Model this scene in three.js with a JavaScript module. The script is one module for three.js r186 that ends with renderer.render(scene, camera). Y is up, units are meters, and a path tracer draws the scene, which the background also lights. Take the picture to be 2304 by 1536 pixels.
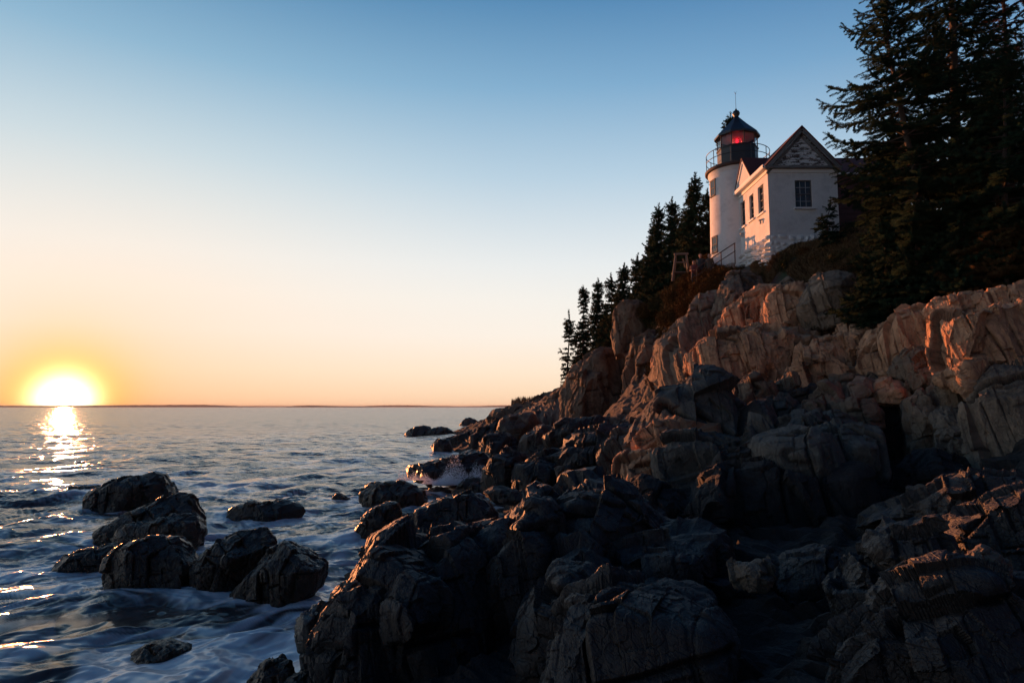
import * as THREE from 'three';
import { mergeGeometries, mergeVertices } from 'three/addons/utils/BufferGeometryUtils.js';
import { MarchingCubes } from 'three/addons/objects/MarchingCubes.js';

// ---------------------------------------------------------------- camera, sky, sun, exposure
const scene = new THREE.Scene();
const F = 1507, EYE = 4.5, PITCH = Math.atan(147 / F);
const camera = new THREE.PerspectiveCamera(2 * Math.atan(768 / F) * 180 / Math.PI, 1.5, 0.1, 40000);
camera.position.set(0, EYE, 0);
camera.rotation.set(PITCH, 0, 0);
scene.add(camera);

const EXPOSURE = 1.65;
const SUN_AZ = -33.7 * Math.PI / 180, SUN_EL = 1.15 * Math.PI / 180;     // left of straight ahead, just over the horizon
const sunDir = new THREE.Vector3(Math.sin(SUN_AZ) * Math.cos(SUN_EL), Math.sin(SUN_EL), -Math.cos(SUN_AZ) * Math.cos(SUN_EL));
const sun = new THREE.DirectionalLight(new THREE.Color().setRGB(1, 0.33, 0.112), 4.9);
sun.position.copy(sunDir).multiplyScalar(200).add(new THREE.Vector3(8, 6, -30));
sun.target.position.set(8, 6, -30);
sun.castShadow = true;
sun.shadow.mapSize.set(2048, 2048);
Object.assign(sun.shadow.camera, { left: -70, right: 70, top: 40, bottom: -30, near: 1, far: 420 });
scene.add(sun, sun.target);

const s2l = (c) => c.map((v) => { v /= 255; return v <= 0.04045 ? v / 12.92 : ((v + 0.055) / 1.055) ** 2.4; });
{
  const W = 2048, H = 1024, data = new Float32Array(W * H * 4);
  const tab = [[0, [252, 213, 177]], [1.2, [254, 225, 193]], [3, [255, 236, 212]], [6, [252, 244, 233]], [9, [246, 244, 238]], [12, [234, 239, 240]], [19.3, [186, 211, 228]], [26.3, [134, 178, 210]], [32.6, [92, 144, 185]], [45, [58, 104, 150]], [65, [38, 76, 120]], [90, [30, 62, 104]]].map(([e, c]) => [e, s2l(c)]);
  const at = (e) => { let i = 0; while (i < tab.length - 2 && tab[i + 1][0] < e) i++; const k = THREE.MathUtils.clamp((e - tab[i][0]) / (tab[i + 1][0] - tab[i][0]), 0, 1); return [0, 1, 2].map((c) => tab[i][1][c] * (1 - k) + tab[i + 1][1][c] * k); };
  const saz = Math.atan2(sunDir.z, sunDir.x), gel = 0.3 * Math.PI / 180;
  for (let r = 0; r < H; r++) {
    const up = ((r + 0.5) / H - 0.5) * Math.PI, e = Math.max(0, up * 180 / Math.PI), low = Math.exp(-e / 25);
    for (let c = 0; c < W; c++) {
      const az = ((c + 0.5) / W - 0.5) * 2 * Math.PI;
      const cd = Math.cos(az - saz), cosT = Math.sin(up) * Math.sin(gel) + Math.cos(up) * Math.cos(gel) * cd;
      const th = Math.acos(THREE.MathUtils.clamp(cosT, -1, 1)) * 180 / Math.PI;
      const D = Math.acos(THREE.MathUtils.clamp(cosT * 0.75 + cd * 0.25, -1, 1)) * 180 / Math.PI;
      const base = at(e + 13 * THREE.MathUtils.smoothstep(D, 65, 125) * low), d0 = Math.min(D, 130) - 36, dd = d0 < 0 ? d0 * THREE.MathUtils.smoothstep(e, 5, 22) : d0 < 32 ? d0 * (0.3 + 0.7 * THREE.MathUtils.smoothstep(e, 14, 34)) : d0 + 0.7 * (1 - THREE.MathUtils.smoothstep(e, 14, 34)) * (-32 + 0.6 * Math.min(d0 - 32, 53)), w = 1 - 0.68 * THREE.MathUtils.smoothstep(D, 50, 150);
      const nb = Math.exp(-((th / 3.9) ** 2)), core = 5.5 * Math.exp(-((th / 1.55) ** 2)), ring = 0.5 * Math.exp(-((th / 2.2) ** 2)), wide = Math.exp(-th / 14) * low;
      const i = (r * W + c) * 4;
      data[i] = base[0] * Math.exp(-0.0105 * dd) * w + core + ring * 1.0 + wide * 0.2;
      data[i + 1] = base[1] * Math.exp(-0.0068 * dd) * w * (1 - 0.12 * nb) * (1 - 0.2 * wide) + core * 0.88 + ring * 0.62;
      data[i + 2] = base[2] * Math.exp(-0.0026 * dd) * w * (1 - 0.85 * nb) * (1 - 0.5 * wide) + core * 0.55;
      for (let q = 0; q < 3; q++) data[i + q] /= EXPOSURE;
      data[i + 3] = 1;
    }
  }
  const sky = new THREE.DataTexture(data, W, H, THREE.RGBAFormat, THREE.FloatType);
  sky.mapping = THREE.EquirectangularReflectionMapping; sky.magFilter = sky.minFilter = THREE.LinearFilter; sky.needsUpdate = true;
  scene.background = sky; scene.environment = sky;
}
scene.fog = new THREE.FogExp2(new THREE.Color().setRGB(1, 0.86, 0.76), 4e-5);
const renderer = new THREE.WebGLRenderer({ antialias: true });
renderer.setSize(1024, 682);
renderer.toneMapping = THREE.LinearToneMapping;
renderer.toneMappingExposure = EXPOSURE;
renderer.shadowMap.enabled = true;

// ---------------------------------------------------------------- helpers
function rng(seed) { let s = seed | 0; return () => { s = (s + 0x6d2b79f5) | 0; let t = Math.imul(s ^ (s >>> 15), 1 | s); t = (t + Math.imul(t ^ (t >>> 7), 61 | t)) ^ t; return ((t ^ (t >>> 14)) >>> 0) / 4294967296; }; }
const { clamp, lerp, smoothstep } = THREE.MathUtils, V3 = THREE.Vector3;
const cP = Math.cos(PITCH), sP = Math.sin(PITCH);
function at(px, py, d) { const xn = (px - 1152) / F, yn = (768 - py) / F, t = d / (cP - yn * sP); return new V3(xn * t, EYE + (yn * cP + sP) * t, -d); }   // the point seen there, d metres ahead
function waterDepth(py) { const yn = (768 - py) / F; return EYE / -(yn * cP + sP) * (cP - yn * sP); }                                               // how far ahead the sea lies there
function h3(x, y, z) { let h = Math.imul(x, 374761393) + Math.imul(y, 668265263) + Math.imul(z, 1440662683) | 0; h = Math.imul(h ^ (h >>> 13), 1274126177); h ^= h >>> 16; return (h >>> 0) / 4294967296; }
function hash(x, y, z, k) { return h3(x + k * 7919, y - k * 104729, z + k * 1299709); }
function noise(x, y, z) {                                       // value noise, -1 to 1
  const xi = Math.floor(x), yi = Math.floor(y), zi = Math.floor(z); let u = x - xi, v = y - yi, w = z - zi;
  u = u * u * (3 - 2 * u); v = v * v * (3 - 2 * v); w = w * w * (3 - 2 * w);
  const a = h3(xi, yi, zi), b = h3(xi + 1, yi, zi), c = h3(xi, yi + 1, zi), d = h3(xi + 1, yi + 1, zi), e = h3(xi, yi, zi + 1), f = h3(xi + 1, yi, zi + 1), g = h3(xi, yi + 1, zi + 1), h = h3(xi + 1, yi + 1, zi + 1);
  const l = a + (b - a) * u, m = c + (d - c) * u, n = e + (f - e) * u, o = g + (h - g) * u, p = l + (m - l) * v, q = n + (o - n) * v;
  return (p + (q - p) * w) * 2 - 1;
}
function fbm(x, y, z, o) { let s = 0, a = 0.5; for (let i = 0; i < o; i++) { s += a * noise(x, y, z); x = x * 2.03 + 17.1; y = y * 2.03 - 9.7; z = z * 2.03 + 3.3; a *= 0.5; } return s; }
function ridged(x, y, z, o) { let s = 0, a = 0.5; for (let i = 0; i < o; i++) { s += a * (1 - 2 * Math.abs(noise(x, y, z))); x = x * 2.1 + 5.1; y = y * 2.1 + 1.7; z = z * 2.1 - 8.3; a *= 0.5; } return s; }
const vo = { f1: 0, f2: 0, v: 0, t: 0 };
function voronoi(x, y, z) {                                     // fractured cells: v is the cell's own tilted height, f2 - f1 is small along its edges
  const xi = Math.floor(x), yi = Math.floor(y), zi = Math.floor(z); let f1 = 9, f2 = 9, bx = 0, by = 0, bz = 0, dx1 = 0, dy1 = 0, dz1 = 0;
  for (let k = -1; k < 2; k++) for (let j = -1; j < 2; j++) for (let i = -1; i < 2; i++) {
    const X = xi + i, Y = yi + j, Z = zi + k, h = h3(X, Y, Z), dx = X + 0.1 + 0.8 * h - x, h1 = (h * 977) % 1, h2 = (h * 91331) % 1, dy = Y + 0.1 + 0.8 * h1 - y, dz = Z + 0.1 + 0.8 * h2 - z, ax = Math.abs(dx), ay = Math.abs(dy), az = Math.abs(dz), d = 0.8 * (ax > ay ? (ax > az ? ax : az) : ay > az ? ay : az) + 0.2 * (ax + ay + az);
    if (d < f1) { f2 = f1; f1 = d; bx = X; by = Y; bz = Z; dx1 = dx; dy1 = dy; dz1 = dz; } else if (d < f2) f2 = d;
  }
  vo.f1 = f1; vo.f2 = f2;
  vo.v = h3(bx + 91, by, bz) * 2 - 1;
  const pick = h3(bx, by + 57, bz), m = (pick * 7.3) % 1 < 0.5 ? -1 : 1, g = 0.55 + 0.45 * h3(bx, by, bz + 33);   // the face of a block turns about one of the joint directions
  vo.t = m * g * (pick < 0.36 ? dx1 : pick < 0.68 ? dz1 : dy1) + 0.25 * (h3(bx + 5, by + 5, bz) * 2 - 1) * (dx1 + dz1);
  return vo;
}

const jo = { e: 0, v: 0, t: 0, o: 0 };
function joints3(x, y, z, k) {                                  // blocks between three families of joints; each family stops at the one before it; e: distance to the nearest joint, v: the block's own height, t: its turned face
  const cut = (p, a, b) => { let i = Math.floor(p), l = i + 0.62 * (h3(i + k, a, b) - 0.5); if (p < l) { i--; l = i + 0.62 * (h3(i + k, a, b) - 0.5); } let u = i + 1 + 0.62 * (h3(i + 1 + k, a, b) - 0.5); if (p >= u) { i++; l = u; u = i + 1 + 0.62 * (h3(i + 1 + k, a, b) - 0.5); } cut.i = i; cut.c = p - (l + u) / 2; cut.e = p - l < u - p ? p - l : u - p; cut.o = h3(p - l < u - p ? i : i + 1, a + 17, b + k); };
  cut(x, 3, 5); const i = cut.i, dx = cut.c; let e = cut.e, o = cut.o; cut(z + 0.7 * h3(i, 1, k), i, 11); const j = cut.i, dz = cut.c; if (cut.e < e) { e = cut.e; o = cut.o; } cut(y + 0.9 * h3(i, j, k + 3), i, j); const l = cut.i, dy = cut.c; if (cut.e < e) { e = cut.e; o = cut.o; }
  const pick = h3(i, j + 57, l + k), m = (pick * 7.3) % 1 < 0.5 ? -1 : 1, g = 0.5 + 0.5 * h3(i + 3, j, l + 33 + k);
  jo.e = e; jo.o = o; jo.v = h3(i + 91, j + k, l) * 2 - 1; jo.t = m * g * (pick < 0.36 ? dx : pick < 0.7 ? dz : dy) + 0.3 * (h3(i + 5, j, l + 5) * 2 - 1) * (dx - dz);
  return jo;
}
const used = {};
const numbered = (n) => { const k = used[n] = (used[n] ?? -1) + 1; return k ? n + '_' + String(k).padStart(3, '0') : n; };
function tag(o, label, category, group) { o.userData.label = label; o.userData.category = category; if (group) o.userData.group = group; return o; }
function add(o, name, parent = scene) { o.name = numbered(name); o.castShadow = o.receiveShadow = true; parent.add(o); return o; }
function mesh(name, geo, mat, parent = scene) { return add(new THREE.Mesh(geo, mat), name, parent); }
function thing(name, label, category, pos = [0, 0, 0], group) { const g = new THREE.Group(); g.position.set(...pos); add(g, name); return tag(g, label, category, group); }
function structure(o) { o.userData.kind = 'structure'; return o; }
function box(w, h, d, x = 0, y = 0, z = 0, rx = 0, ry = 0, rz = 0) { const g = new THREE.BoxGeometry(w, h, d); if (rx) g.rotateX(rx); if (ry) g.rotateY(ry); if (rz) g.rotateZ(rz); return g.translate(x, y, z); }
function rod(a, b, r1, r2 = r1, n = 6) { const d = new V3().subVectors(b, a), l = d.length(), g = new THREE.CylinderGeometry(r2, r1, l, n, 1); g.translate(0, l / 2, 0); g.applyQuaternion(new THREE.Quaternion().setFromUnitVectors(new V3(0, 1, 0), d.divideScalar(l))); return g.translate(a.x, a.y, a.z); }
const lin = (r, g, b) => new THREE.Color().setRGB(r, g, b);
const std = (r, g, b, rough = 0.85, more = {}) => new THREE.MeshStandardMaterial({ color: lin(r, g, b), roughness: rough, ...more });
function dataTex(n, m, fn, ch = 1) { const a = new Uint8Array(n * m * 4); for (let y = 0; y < m; y++) for (let x = 0; x < n; x++) { const v = fn(x / n, y / m), i = (y * n + x) * 4; for (let c = 0; c < 3; c++) a[i + c] = clamp((v.length ? v[c] : v) * 255, 0, 255); a[i + 3] = 255; } const t = new THREE.DataTexture(a, n, m); t.wrapS = t.wrapT = THREE.RepeatWrapping; t.magFilter = t.minFilter = THREE.LinearFilter; t.needsUpdate = true; return t; }
function tnoise(u, v, f, s) {                                   // noise that repeats after u or v = 1, f cells across
  const X = u * f, Y = v * f, xi = Math.floor(X), yi = Math.floor(Y); let a = X - xi, b = Y - yi; a = a * a * (3 - 2 * a); b = b * b * (3 - 2 * b);
  const g = (i, j) => h3(((xi + i) % f + f) % f, ((yi + j) % f + f) % f, s); return lerp(lerp(g(0, 0), g(1, 0), a), lerp(g(0, 1), g(1, 1), a), b);
}
// ---------------------------------------------------------------- rock
const grit = (() => {                                           // broken grain: chips with their own height, split by hairline cracks
  const cell = (u, v, f, k) => { const X = u * f, Y = v * f, xi = Math.floor(X), yi = Math.floor(Y); let f1 = 9, f2 = 9, h = 0; for (let j = -1; j < 2; j++) for (let i = -1; i < 2; i++) { const a = ((xi + i) % f + f) % f, b = ((yi + j) % f + f) % f, r = h3(a, b, k), q = (r * 977) % 1, dx = xi + i + r - X, dy = yi + j + q - Y, d = Math.max(Math.abs(dx), Math.abs(dy)) + 0.3 * Math.abs(dx + dy); if (d < f1) { f2 = f1; f1 = d; h = h3(a + 71, b, k) + (r - 0.5) * dx + (q - 0.5) * dy; } else if (d < f2) f2 = d; } return h * 0.8 + 0.2 * smoothstep(f2 - f1, 0, 0.12); };
  return dataTex(1024, 1024, (u, v) => { const wu = u + 0.02 * tnoise(u, v, 12, 3), wv = v + 0.02 * tnoise(u, v, 12, 4); let s = 0, a = 0.12, f = 16; for (let i = 0; i < 6; i++) { s += a * tnoise(u, v, f, i + 1); a *= 0.6; f *= 2; } return 0.36 * cell(wu, wv, 9, 1) + 0.22 * cell(wu, wv, 25, 2) + 0.12 * cell(wu, wv, 70, 3) + s; });
})();
const rockMat = (rough, bump) => { const t = grit.clone(); t.repeat.set(0.45, 0.45); return new THREE.MeshStandardMaterial({ vertexColors: true, flatShading: true, roughness: rough, bumpMap: t, bumpScale: bump }); };
const M = {
  dry: rockMat(0.92, 0.11), damp: rockMat(0.66, 0.1), wet: rockMat(0.42, 0.09),
};
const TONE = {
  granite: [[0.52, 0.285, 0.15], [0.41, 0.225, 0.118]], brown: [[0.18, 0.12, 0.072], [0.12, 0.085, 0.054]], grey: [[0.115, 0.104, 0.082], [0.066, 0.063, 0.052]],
  pale: [[0.25, 0.18, 0.115], [0.165, 0.124, 0.085]], dark: [[0.034, 0.027, 0.021], [0.02, 0.017, 0.015]], black: [[0.022, 0.018, 0.014], [0.013, 0.011, 0.01]], ground: [[0.12, 0.08, 0.058], [0.075, 0.056, 0.044]], weed: [[0.046, 0.027, 0.011], [0.024, 0.015, 0.007]],  // dark, black: wet rock, with deeper shadow put into the tone
};
const J = new THREE.Matrix3().setFromMatrix4(new THREE.Matrix4().makeRotationFromEuler(new THREE.Euler(0.25, 0.55, -0.3)));   // the directions in which the whole headland is jointed
const JE = J.elements;
const joints = [[-0.88, 0.12, 0.45], [0.52, 0.1, 0.85], [0.12, 0.93, 0.34], [-0.2, 0.45, 0.87], [-0.6, 0.65, 0.46], [0.75, 0.4, 0.5], [-0.35, -0.25, 0.9]].map((a) => new V3(...a).normalize());
const spheres = {};
function sphere(n) {                                            // a cube-sphere with shared vertices, finer towards +z
  if (spheres[n]) return spheres[n];
  const id = new Map(), dirs = [], idx = [], q = (x, y, z) => { const k = ((x + n) * 4096 + y + n) * 4096 + z + n; let i = id.get(k); if (i === undefined) { i = dirs.length / 3; id.set(k, i); const f = (t) => Math.tan(t / n * Math.PI / 4), v = new V3(f(x), f(y), f(z)).normalize(); v.z += 0.42; v.y += 0.12; v.normalize(); dirs.push(v.x, v.y, v.z); } return i; };
  const face = (map) => { for (let a = -n; a < n; a += 2) for (let b = -n; b < n; b += 2) { const i = q(...map(a, b)), j = q(...map(a + 2, b)), k = q(...map(a + 2, b + 2)), l = q(...map(a, b + 2)); if (((a + b) / 2) & 1) idx.push(i, j, k, i, k, l); else idx.push(i, j, l, j, k, l); } };
  face((a, b) => [a, b, n]); face((a, b) => [-a, b, -n]); face((a, b) => [n, b, -a]); face((a, b) => [-n, b, a]); face((a, b) => [a, n, -b]); face((a, b) => [a, -n, b]);
  return spheres[n] = { dirs: new Float32Array(dirs), idx };
}
function rockField(x, y, z, s, o) {                            // how far broken rock stands out or in at a place; crack: 0 in the bottom of a joint
  const qx = JE[0] * x + JE[3] * y + JE[6] * z, qy = JE[1] * x + JE[4] * y + JE[7] * z, qz = JE[2] * x + JE[5] * y + JE[8] * z;
  const wob = 0.07 * noise(x * 0.9 / s, y * 0.9 / s, z * 0.9 / s), tall = o.tall ?? 1.7, plate = o.plate ?? 1;
  let v = joints3(qx / s + wob, qy / (s * tall) - wob, qz / s + wob, 0), open = smoothstep(v.o, 0.25, 0.6), crack = lerp(1, smoothstep(v.e, 0.0, 0.05), open), d = v.v * 0.1 * plate + v.t * 0.36;
  d -= (1 - crack) * 0.13;
  const s2 = s * 0.37; v = joints3(qx / s2 + wob * 2 + 31.7, qy / (s2 * tall), qz / s2 - 11.3, 40); const c2 = lerp(1, smoothstep(v.e, 0, 0.07), smoothstep(v.o, 0.55, 0.8));
  d += v.v * 0.03 * plate + v.t * 0.085 - (1 - c2) * 0.025;
  const s3 = s * 0.15; const w3 = voronoi(qx / s3 + 3.7, qy / (s3 * 1.8), qz / s3 - 1.3);
  d += w3.v * 0.007 + w3.t * 0.025;
  d += 0.022 * ridged(x * 1.1 / s, y * 0.8 / s, z * 1.1 / s, 5) + 0.4 * (o.stria ?? 0.03) * (1 - Math.abs(noise(qx * 7 / s, qy * 0.8 / s, qz * 7 / s)) * 2) + 0.025 * noise(qx * 3.1 / s, qy * 0.7 / s, qz * 3.1 / s);
  rockField.crack = Math.min(crack, 0.35 + 0.65 * c2);
  return d * s * (o.rough ?? 1);
}
const stained = (y, o, n) => smoothstep(y, o.wetTop - 0.5 + n, o.wetTop + 0.7 + n);
function rockColors(pos, s, o, cracks) {
  const n = pos.length / 3, col = new Float32Array(n * 3), [A, B] = TONE[o.tone ?? 'brown'], seed = o.seed * 13.7;
  for (let i = 0; i < n; i++) {
    const x = pos[3 * i], y = pos[3 * i + 1], z = pos[3 * i + 2], big = fbm(x * 0.55 + seed, y * 0.55, z * 0.55, 3), fine = fbm(x * 6, y * 6, z * 6 + seed, 3), patch = smoothstep(fbm(x * 1.9, y * 1.9 + seed, z * 1.9, 4), 0.08, 0.3);
    const k = clamp(0.5 + 1.3 * big, 0, 1), dry = stained(y, o, 1.1 * big), g = (1 + 0.5 * fine) * (0.3 + 0.7 * cracks[i]) * (1 - 0.28 * patch) * lerp(0.3, 1, dry);
    for (let c = 0; c < 3; c++) col[3 * i + c] = Math.max(0.004, lerp(A[c], B[c], k) * g * (c ? 1 : lerp(1, 1.06, dry)));
  }
  return col;
}
function finish(geo, s, o, cracks) {
  geo.computeVertexNormals();
  const pos = geo.attributes.position.array, n = pos.length / 3, uv = new Float32Array(n * 2);
  for (let i = 0; i < n; i++) { const x = pos[3 * i], y = pos[3 * i + 1], z = pos[3 * i + 2]; uv[2 * i] = 0.933 * x + 0.359 * z; uv[2 * i + 1] = 0.197 * x + 0.835 * y - 0.513 * z; }
  geo.setAttribute('uv', new THREE.BufferAttribute(uv, 2));
  geo.setAttribute('color', new THREE.BufferAttribute(rockColors(pos, s, o, cracks), 3));
  return geo;
}
// A rock that shows the given outline (in photograph pixels) when it stands d metres ahead, t metres thick towards us and tb behind.
// skew > 0 turns its face to the left (its right end comes nearer), lean > 0 lays its face back.
let rockSeed = 100;
function rockGeo(outline, d, o = {}) {
  o = { wetTop: 2.2, seed: ++rockSeed, ...o };
  // the outline lies in a plane d metres ahead of us that may be turned to the left (skew) and laid back (lean)
  const mid = outline.reduce((a, p) => [a[0] + p[0] / outline.length, a[1] + p[1] / outline.length], [0, 0]), O = at(mid[0], mid[1], d), N = new V3(-(o.skew ?? 0), o.lean ?? 0, 1).normalize(), U = new V3(0, 1, 0).cross(N).normalize(), Vv = N.clone().cross(U), cam0 = new V3(0, EYE, 0), k0 = O.clone().sub(cam0).dot(N);
  const rnd = rng(o.seed * 7 + 3), grow = o.grow ?? 1, P = outline.map(([x, y]) => { const q = at(x, y, 10).sub(cam0), t = clamp(k0 / q.dot(N), 0, d / 10 * 1.6); q.multiplyScalar(t).add(cam0).sub(O); return { x: q.dot(U) * grow, y: q.dot(Vv) * grow }; }); let area = 0, cx = 0, cy = 0;
  P.forEach((p, i) => { const q = P[(i + 1) % P.length], k = p.x * q.y - q.x * p.y; area += k; cx += (p.x + q.x) * k; cy += (p.y + q.y) * k; }); cx /= 3 * area; cy /= 3 * area;
  if (o.cy) cy += o.cy;
  const xs = P.map((p) => p.x), ys = P.map((p) => p.y), w = Math.max(...xs) - Math.min(...xs), h = Math.max(...ys) - Math.min(...ys), size = Math.min(w, h);
  const T = o.t ?? 0.55 * size, TB = o.tb ?? 0.8 * size, NR = 360, R = new Float32Array(NR);
  for (let k = 0; k < NR; k++) {
    const a = k / NR * 2 * Math.PI, ux = Math.cos(a), uy = Math.sin(a); let best = 0;
    P.forEach((p, i) => { const q = P[(i + 1) % P.length], ax = p.x - cx, ay = p.y - cy, ex = q.x - p.x, ey = q.y - p.y, det = ux * -ey + ex * uy; if (Math.abs(det) < 1e-9) return; const t = (ax * -ey + ex * ay) / det, s = (ux * ay - uy * ax) / det; if (s >= -1e-6 && s <= 1 + 1e-6 && t > best) best = t; });
    R[k] = best || 0.1;
  }
  const px = (Math.min(w, 1.6 * h) + h) / 2 * F / d, n = Math.round(clamp(px * (o.res ?? 0.2), 14, 92)) | 0, { dirs, idx } = sphere(n), nv = dirs.length / 3, pos = new Float32Array(nv * 3), e = (o.p ?? 3.6) + (o.sharp ?? 2.5);
  const cuts = []; for (let i = 0, m = o.cuts ?? 10; i < m; i++) { const j = joints[i % joints.length], v = new V3(j.x + (rnd() - 0.5) * (i > 6 ? 1.2 : 0.5), j.y + (rnd() - 0.5) * (i > 6 ? 1.2 : 0.5), j.z + (rnd() - 0.5) * 0.8).normalize(); v.normalize(); if (v.z < 0.45) v.z = 0.45 + 0.2 * rnd(); v.normalize(); const sup = Math.sqrt((v.x * w / 2) ** 2 + (v.y * h / 2) ** 2 + (v.z * T) ** 2); cuts.push([v.x, v.y, v.z, sup * lerp(0.7, 0.98, rnd())]); }
  for (let i = 0; i < nv; i++) {
    const ux = dirs[3 * i], uy = dirs[3 * i + 1], uz = dirs[3 * i + 2], rho = Math.hypot(ux, uy), fa = (Math.atan2(uy, ux) / (2 * Math.PI) + 1) % 1 * NR, k0 = Math.floor(fa) % NR, Rr = lerp(R[k0], R[(k0 + 1) % NR], fa - Math.floor(fa));
    let s = (rho / Rr) ** e + (Math.abs(uz) / (uz > 0 ? T : TB)) ** e;
    let r = s ** (-1 / e), sum = r ** -60;
    for (const c of cuts) { const dn = c[0] * ux + c[1] * uy + c[2] * uz; if (dn > 0.02) sum += (c[3] / dn) ** -60; }
    r = Math.min(r, sum ** (-1 / 60) * 1.005);
    const x = cx + ux * r, y = cy + uy * r, z = uz * r;
    pos[3 * i] = O.x + U.x * x + Vv.x * y + N.x * z; pos[3 * i + 1] = O.y + U.y * x + Vv.y * y + N.y * z; pos[3 * i + 2] = O.z + U.z * x + Vv.z * y + N.z * z;
  }
  const geo = new THREE.BufferGeometry(); geo.setAttribute('position', new THREE.BufferAttribute(pos, 3)); geo.setIndex(idx); geo.computeVertexNormals();
  const nor = geo.attributes.normal.array, cracks = new Float32Array(nv), sc = 1.1 * (o.s ?? clamp(size * 0.42, 0.25, 1.6));
  for (let i = 0; i < nv; i++) {
    const f = rockField(pos[3 * i], pos[3 * i + 1], pos[3 * i + 2], sc, o); cracks[i] = rockField.crack;
    pos[3 * i] += nor[3 * i] * f; pos[3 * i + 1] += nor[3 * i + 1] * f; pos[3 * i + 2] += nor[3 * i + 2] * f;
  }
  finish(geo, sc, o, cracks); geo.deleteAttribute('normal'); return geo;
}
const rockSum = { n: 0, tris: 0 };
function ledge(parent, name, outline, d, o = {}) { const g = rockGeo(outline, d, o); rockSum.n++; rockSum.tris += g.index.count / 3; return mesh(name, g, M[o.mat ?? 'dry'], parent); }
// a ribbed face: the outline cut into n upright strips that overlap, each its own turned block
function strips(parent, outline, n, d, o) {
  const xs = outline.map((p) => p[0]), lo = Math.min(...xs), hi = Math.max(...xs), r = rng(Math.round(lo + d * 10));
  for (let i = 0; i < n; i++) {
    const a = lerp(lo, hi, (i - (i ? 0.14 : 0)) / n), b = lerp(lo, hi, (i + 1.14) / n), clip = (P, x0, s) => { const out = []; P.forEach((p, k) => { const q = P[(k + 1) % P.length], u = s * (p[0] - x0), v = s * (q[0] - x0); if (u >= 0) out.push(p); if (u * v < 0) { const t = u / (u - v); out.push([x0, lerp(p[1], q[1], t)]); } }); return out; };
    const P = clip(clip(outline, a, 1), b, -1).map(([x, y]) => [x, y + (r() - 0.5) * 6]); if (P.length > 2) ledge(parent, 'rock', P, d + (r() - 0.5) * 0.5, { ...o, s: (o.s ?? 0.6) * (0.8 + 0.4 * r()), skew: o.skew * (0.75 + 0.5 * r()), tb: 3 });
  }
}
function loose(name, label, category, outline, d, o = {}, group) { const m = ledge(scene, name, outline, d, o); return tag(m, label, category, group); }

// ---------------------------------------------------------------- the lie of the land under the rocks: a smooth sheet through known places
const known = [];
const kp = (px, py, d, dy = 0) => { const p = at(px, py, d); known.push([p.x, p.z, p.y + dy]); };
const kw = (x, z, y) => known.push([x, z, y]);
for (const [x, d] of [[-3.9, 8], [-3.7, 11.5], [-0.4, 15.5], [0.9, 17.5], [0.2, 20], [-0.2, 24], [-1.2, 30], [-2.2, 40], [-5, 60], [-8.5, 90], [-8, 130]]) { kw(x, -d, -0.5); kw(x - 3.5, -d - 0.5, -2.6); kw(x - 14, -d - 2, -5); }
kw(-4, 6, -0.5); kw(-8, 4, -2.6); kw(0, 0, 2.3); kw(-2, -2, 1.2); kw(0, -5, 1.2); kw(3.5, -4, 1.5); kw(4, 6, 3.2); kw(9, -4, 3.6); kw(12, 6, 6); kw(16, -9, 9.5); kw(20, 0, 9.5); kw(0, 14, 2.5); kw(14, 16, 7); kw(35, 10, 13);
for (const a of [[1700, 1440, 9.5], [1500, 1300, 12], [1850, 1400, 8.5], [1180, 1330, 14], [1600, 1150, 16.6], [1480, 1030, 22], [1850, 1090, 17], [2010, 1110, 16.5], [2120, 1150, 13], [1700, 935, 22.5], [1850, 905, 22.5], [2000, 890, 21.8], [2070, 1050, 19.2],
  [1705, 700, 33.5], [1790, 665, 31.5], [1880, 735, 28], [1950, 725, 26.5], [2030, 700, 24.5], [2150, 668, 23], [2290, 645, 21.5],
  [1665, 610, 37.5], [1690, 600, 35.5], [1735, 594, 33.4], [1790, 578, 33], [1850, 550, 32.7], [1905, 530, 32.5], [1755, 625, 32.2], [1850, 610, 30.2], [2050, 640, 26], [2200, 620, 25], [2300, 600, 24], [2050, 545, 34], [2250, 500, 34],
  [1600, 612, 41], [1600, 618, 38.3], [1645, 618, 37.8], [1560, 625, 40], [1560, 615, 44], [1510, 650, 46.5], [1450, 690, 53], [1400, 740, 58], [1340, 810, 64], [1290, 862, 69], [1240, 897, 86], [1130, 928, 112],
  [1560, 735, 36.6], [1600, 665, 36.4], [1640, 655, 35.9], [1560, 685, 38.3], [1500, 705, 45], [1500, 810, 40], [1450, 850, 48], [1400, 900, 54], [1330, 935, 58], [1400, 1010, 33], [1300, 1060, 29], [1220, 1000, 46]]) kp(...a);
kw(14, -42, 11.6); kw(19, -42, 12); kw(14, -50, 11.4); kw(20, -36, 11.9); kw(26, -42, 12.4); kw(16, -62, 11); kw(28, -56, 13); kw(8, -92, 5); kw(22, -92, 11); kw(42, -40, 14); kw(42, -12, 13.5); kw(20, -130, 7); kw(45, -130, 10); kw(45, -85, 12);
const tps = (r2) => (r2 < 1e-9 ? 0 : 0.5 * r2 * Math.log(r2));
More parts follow.
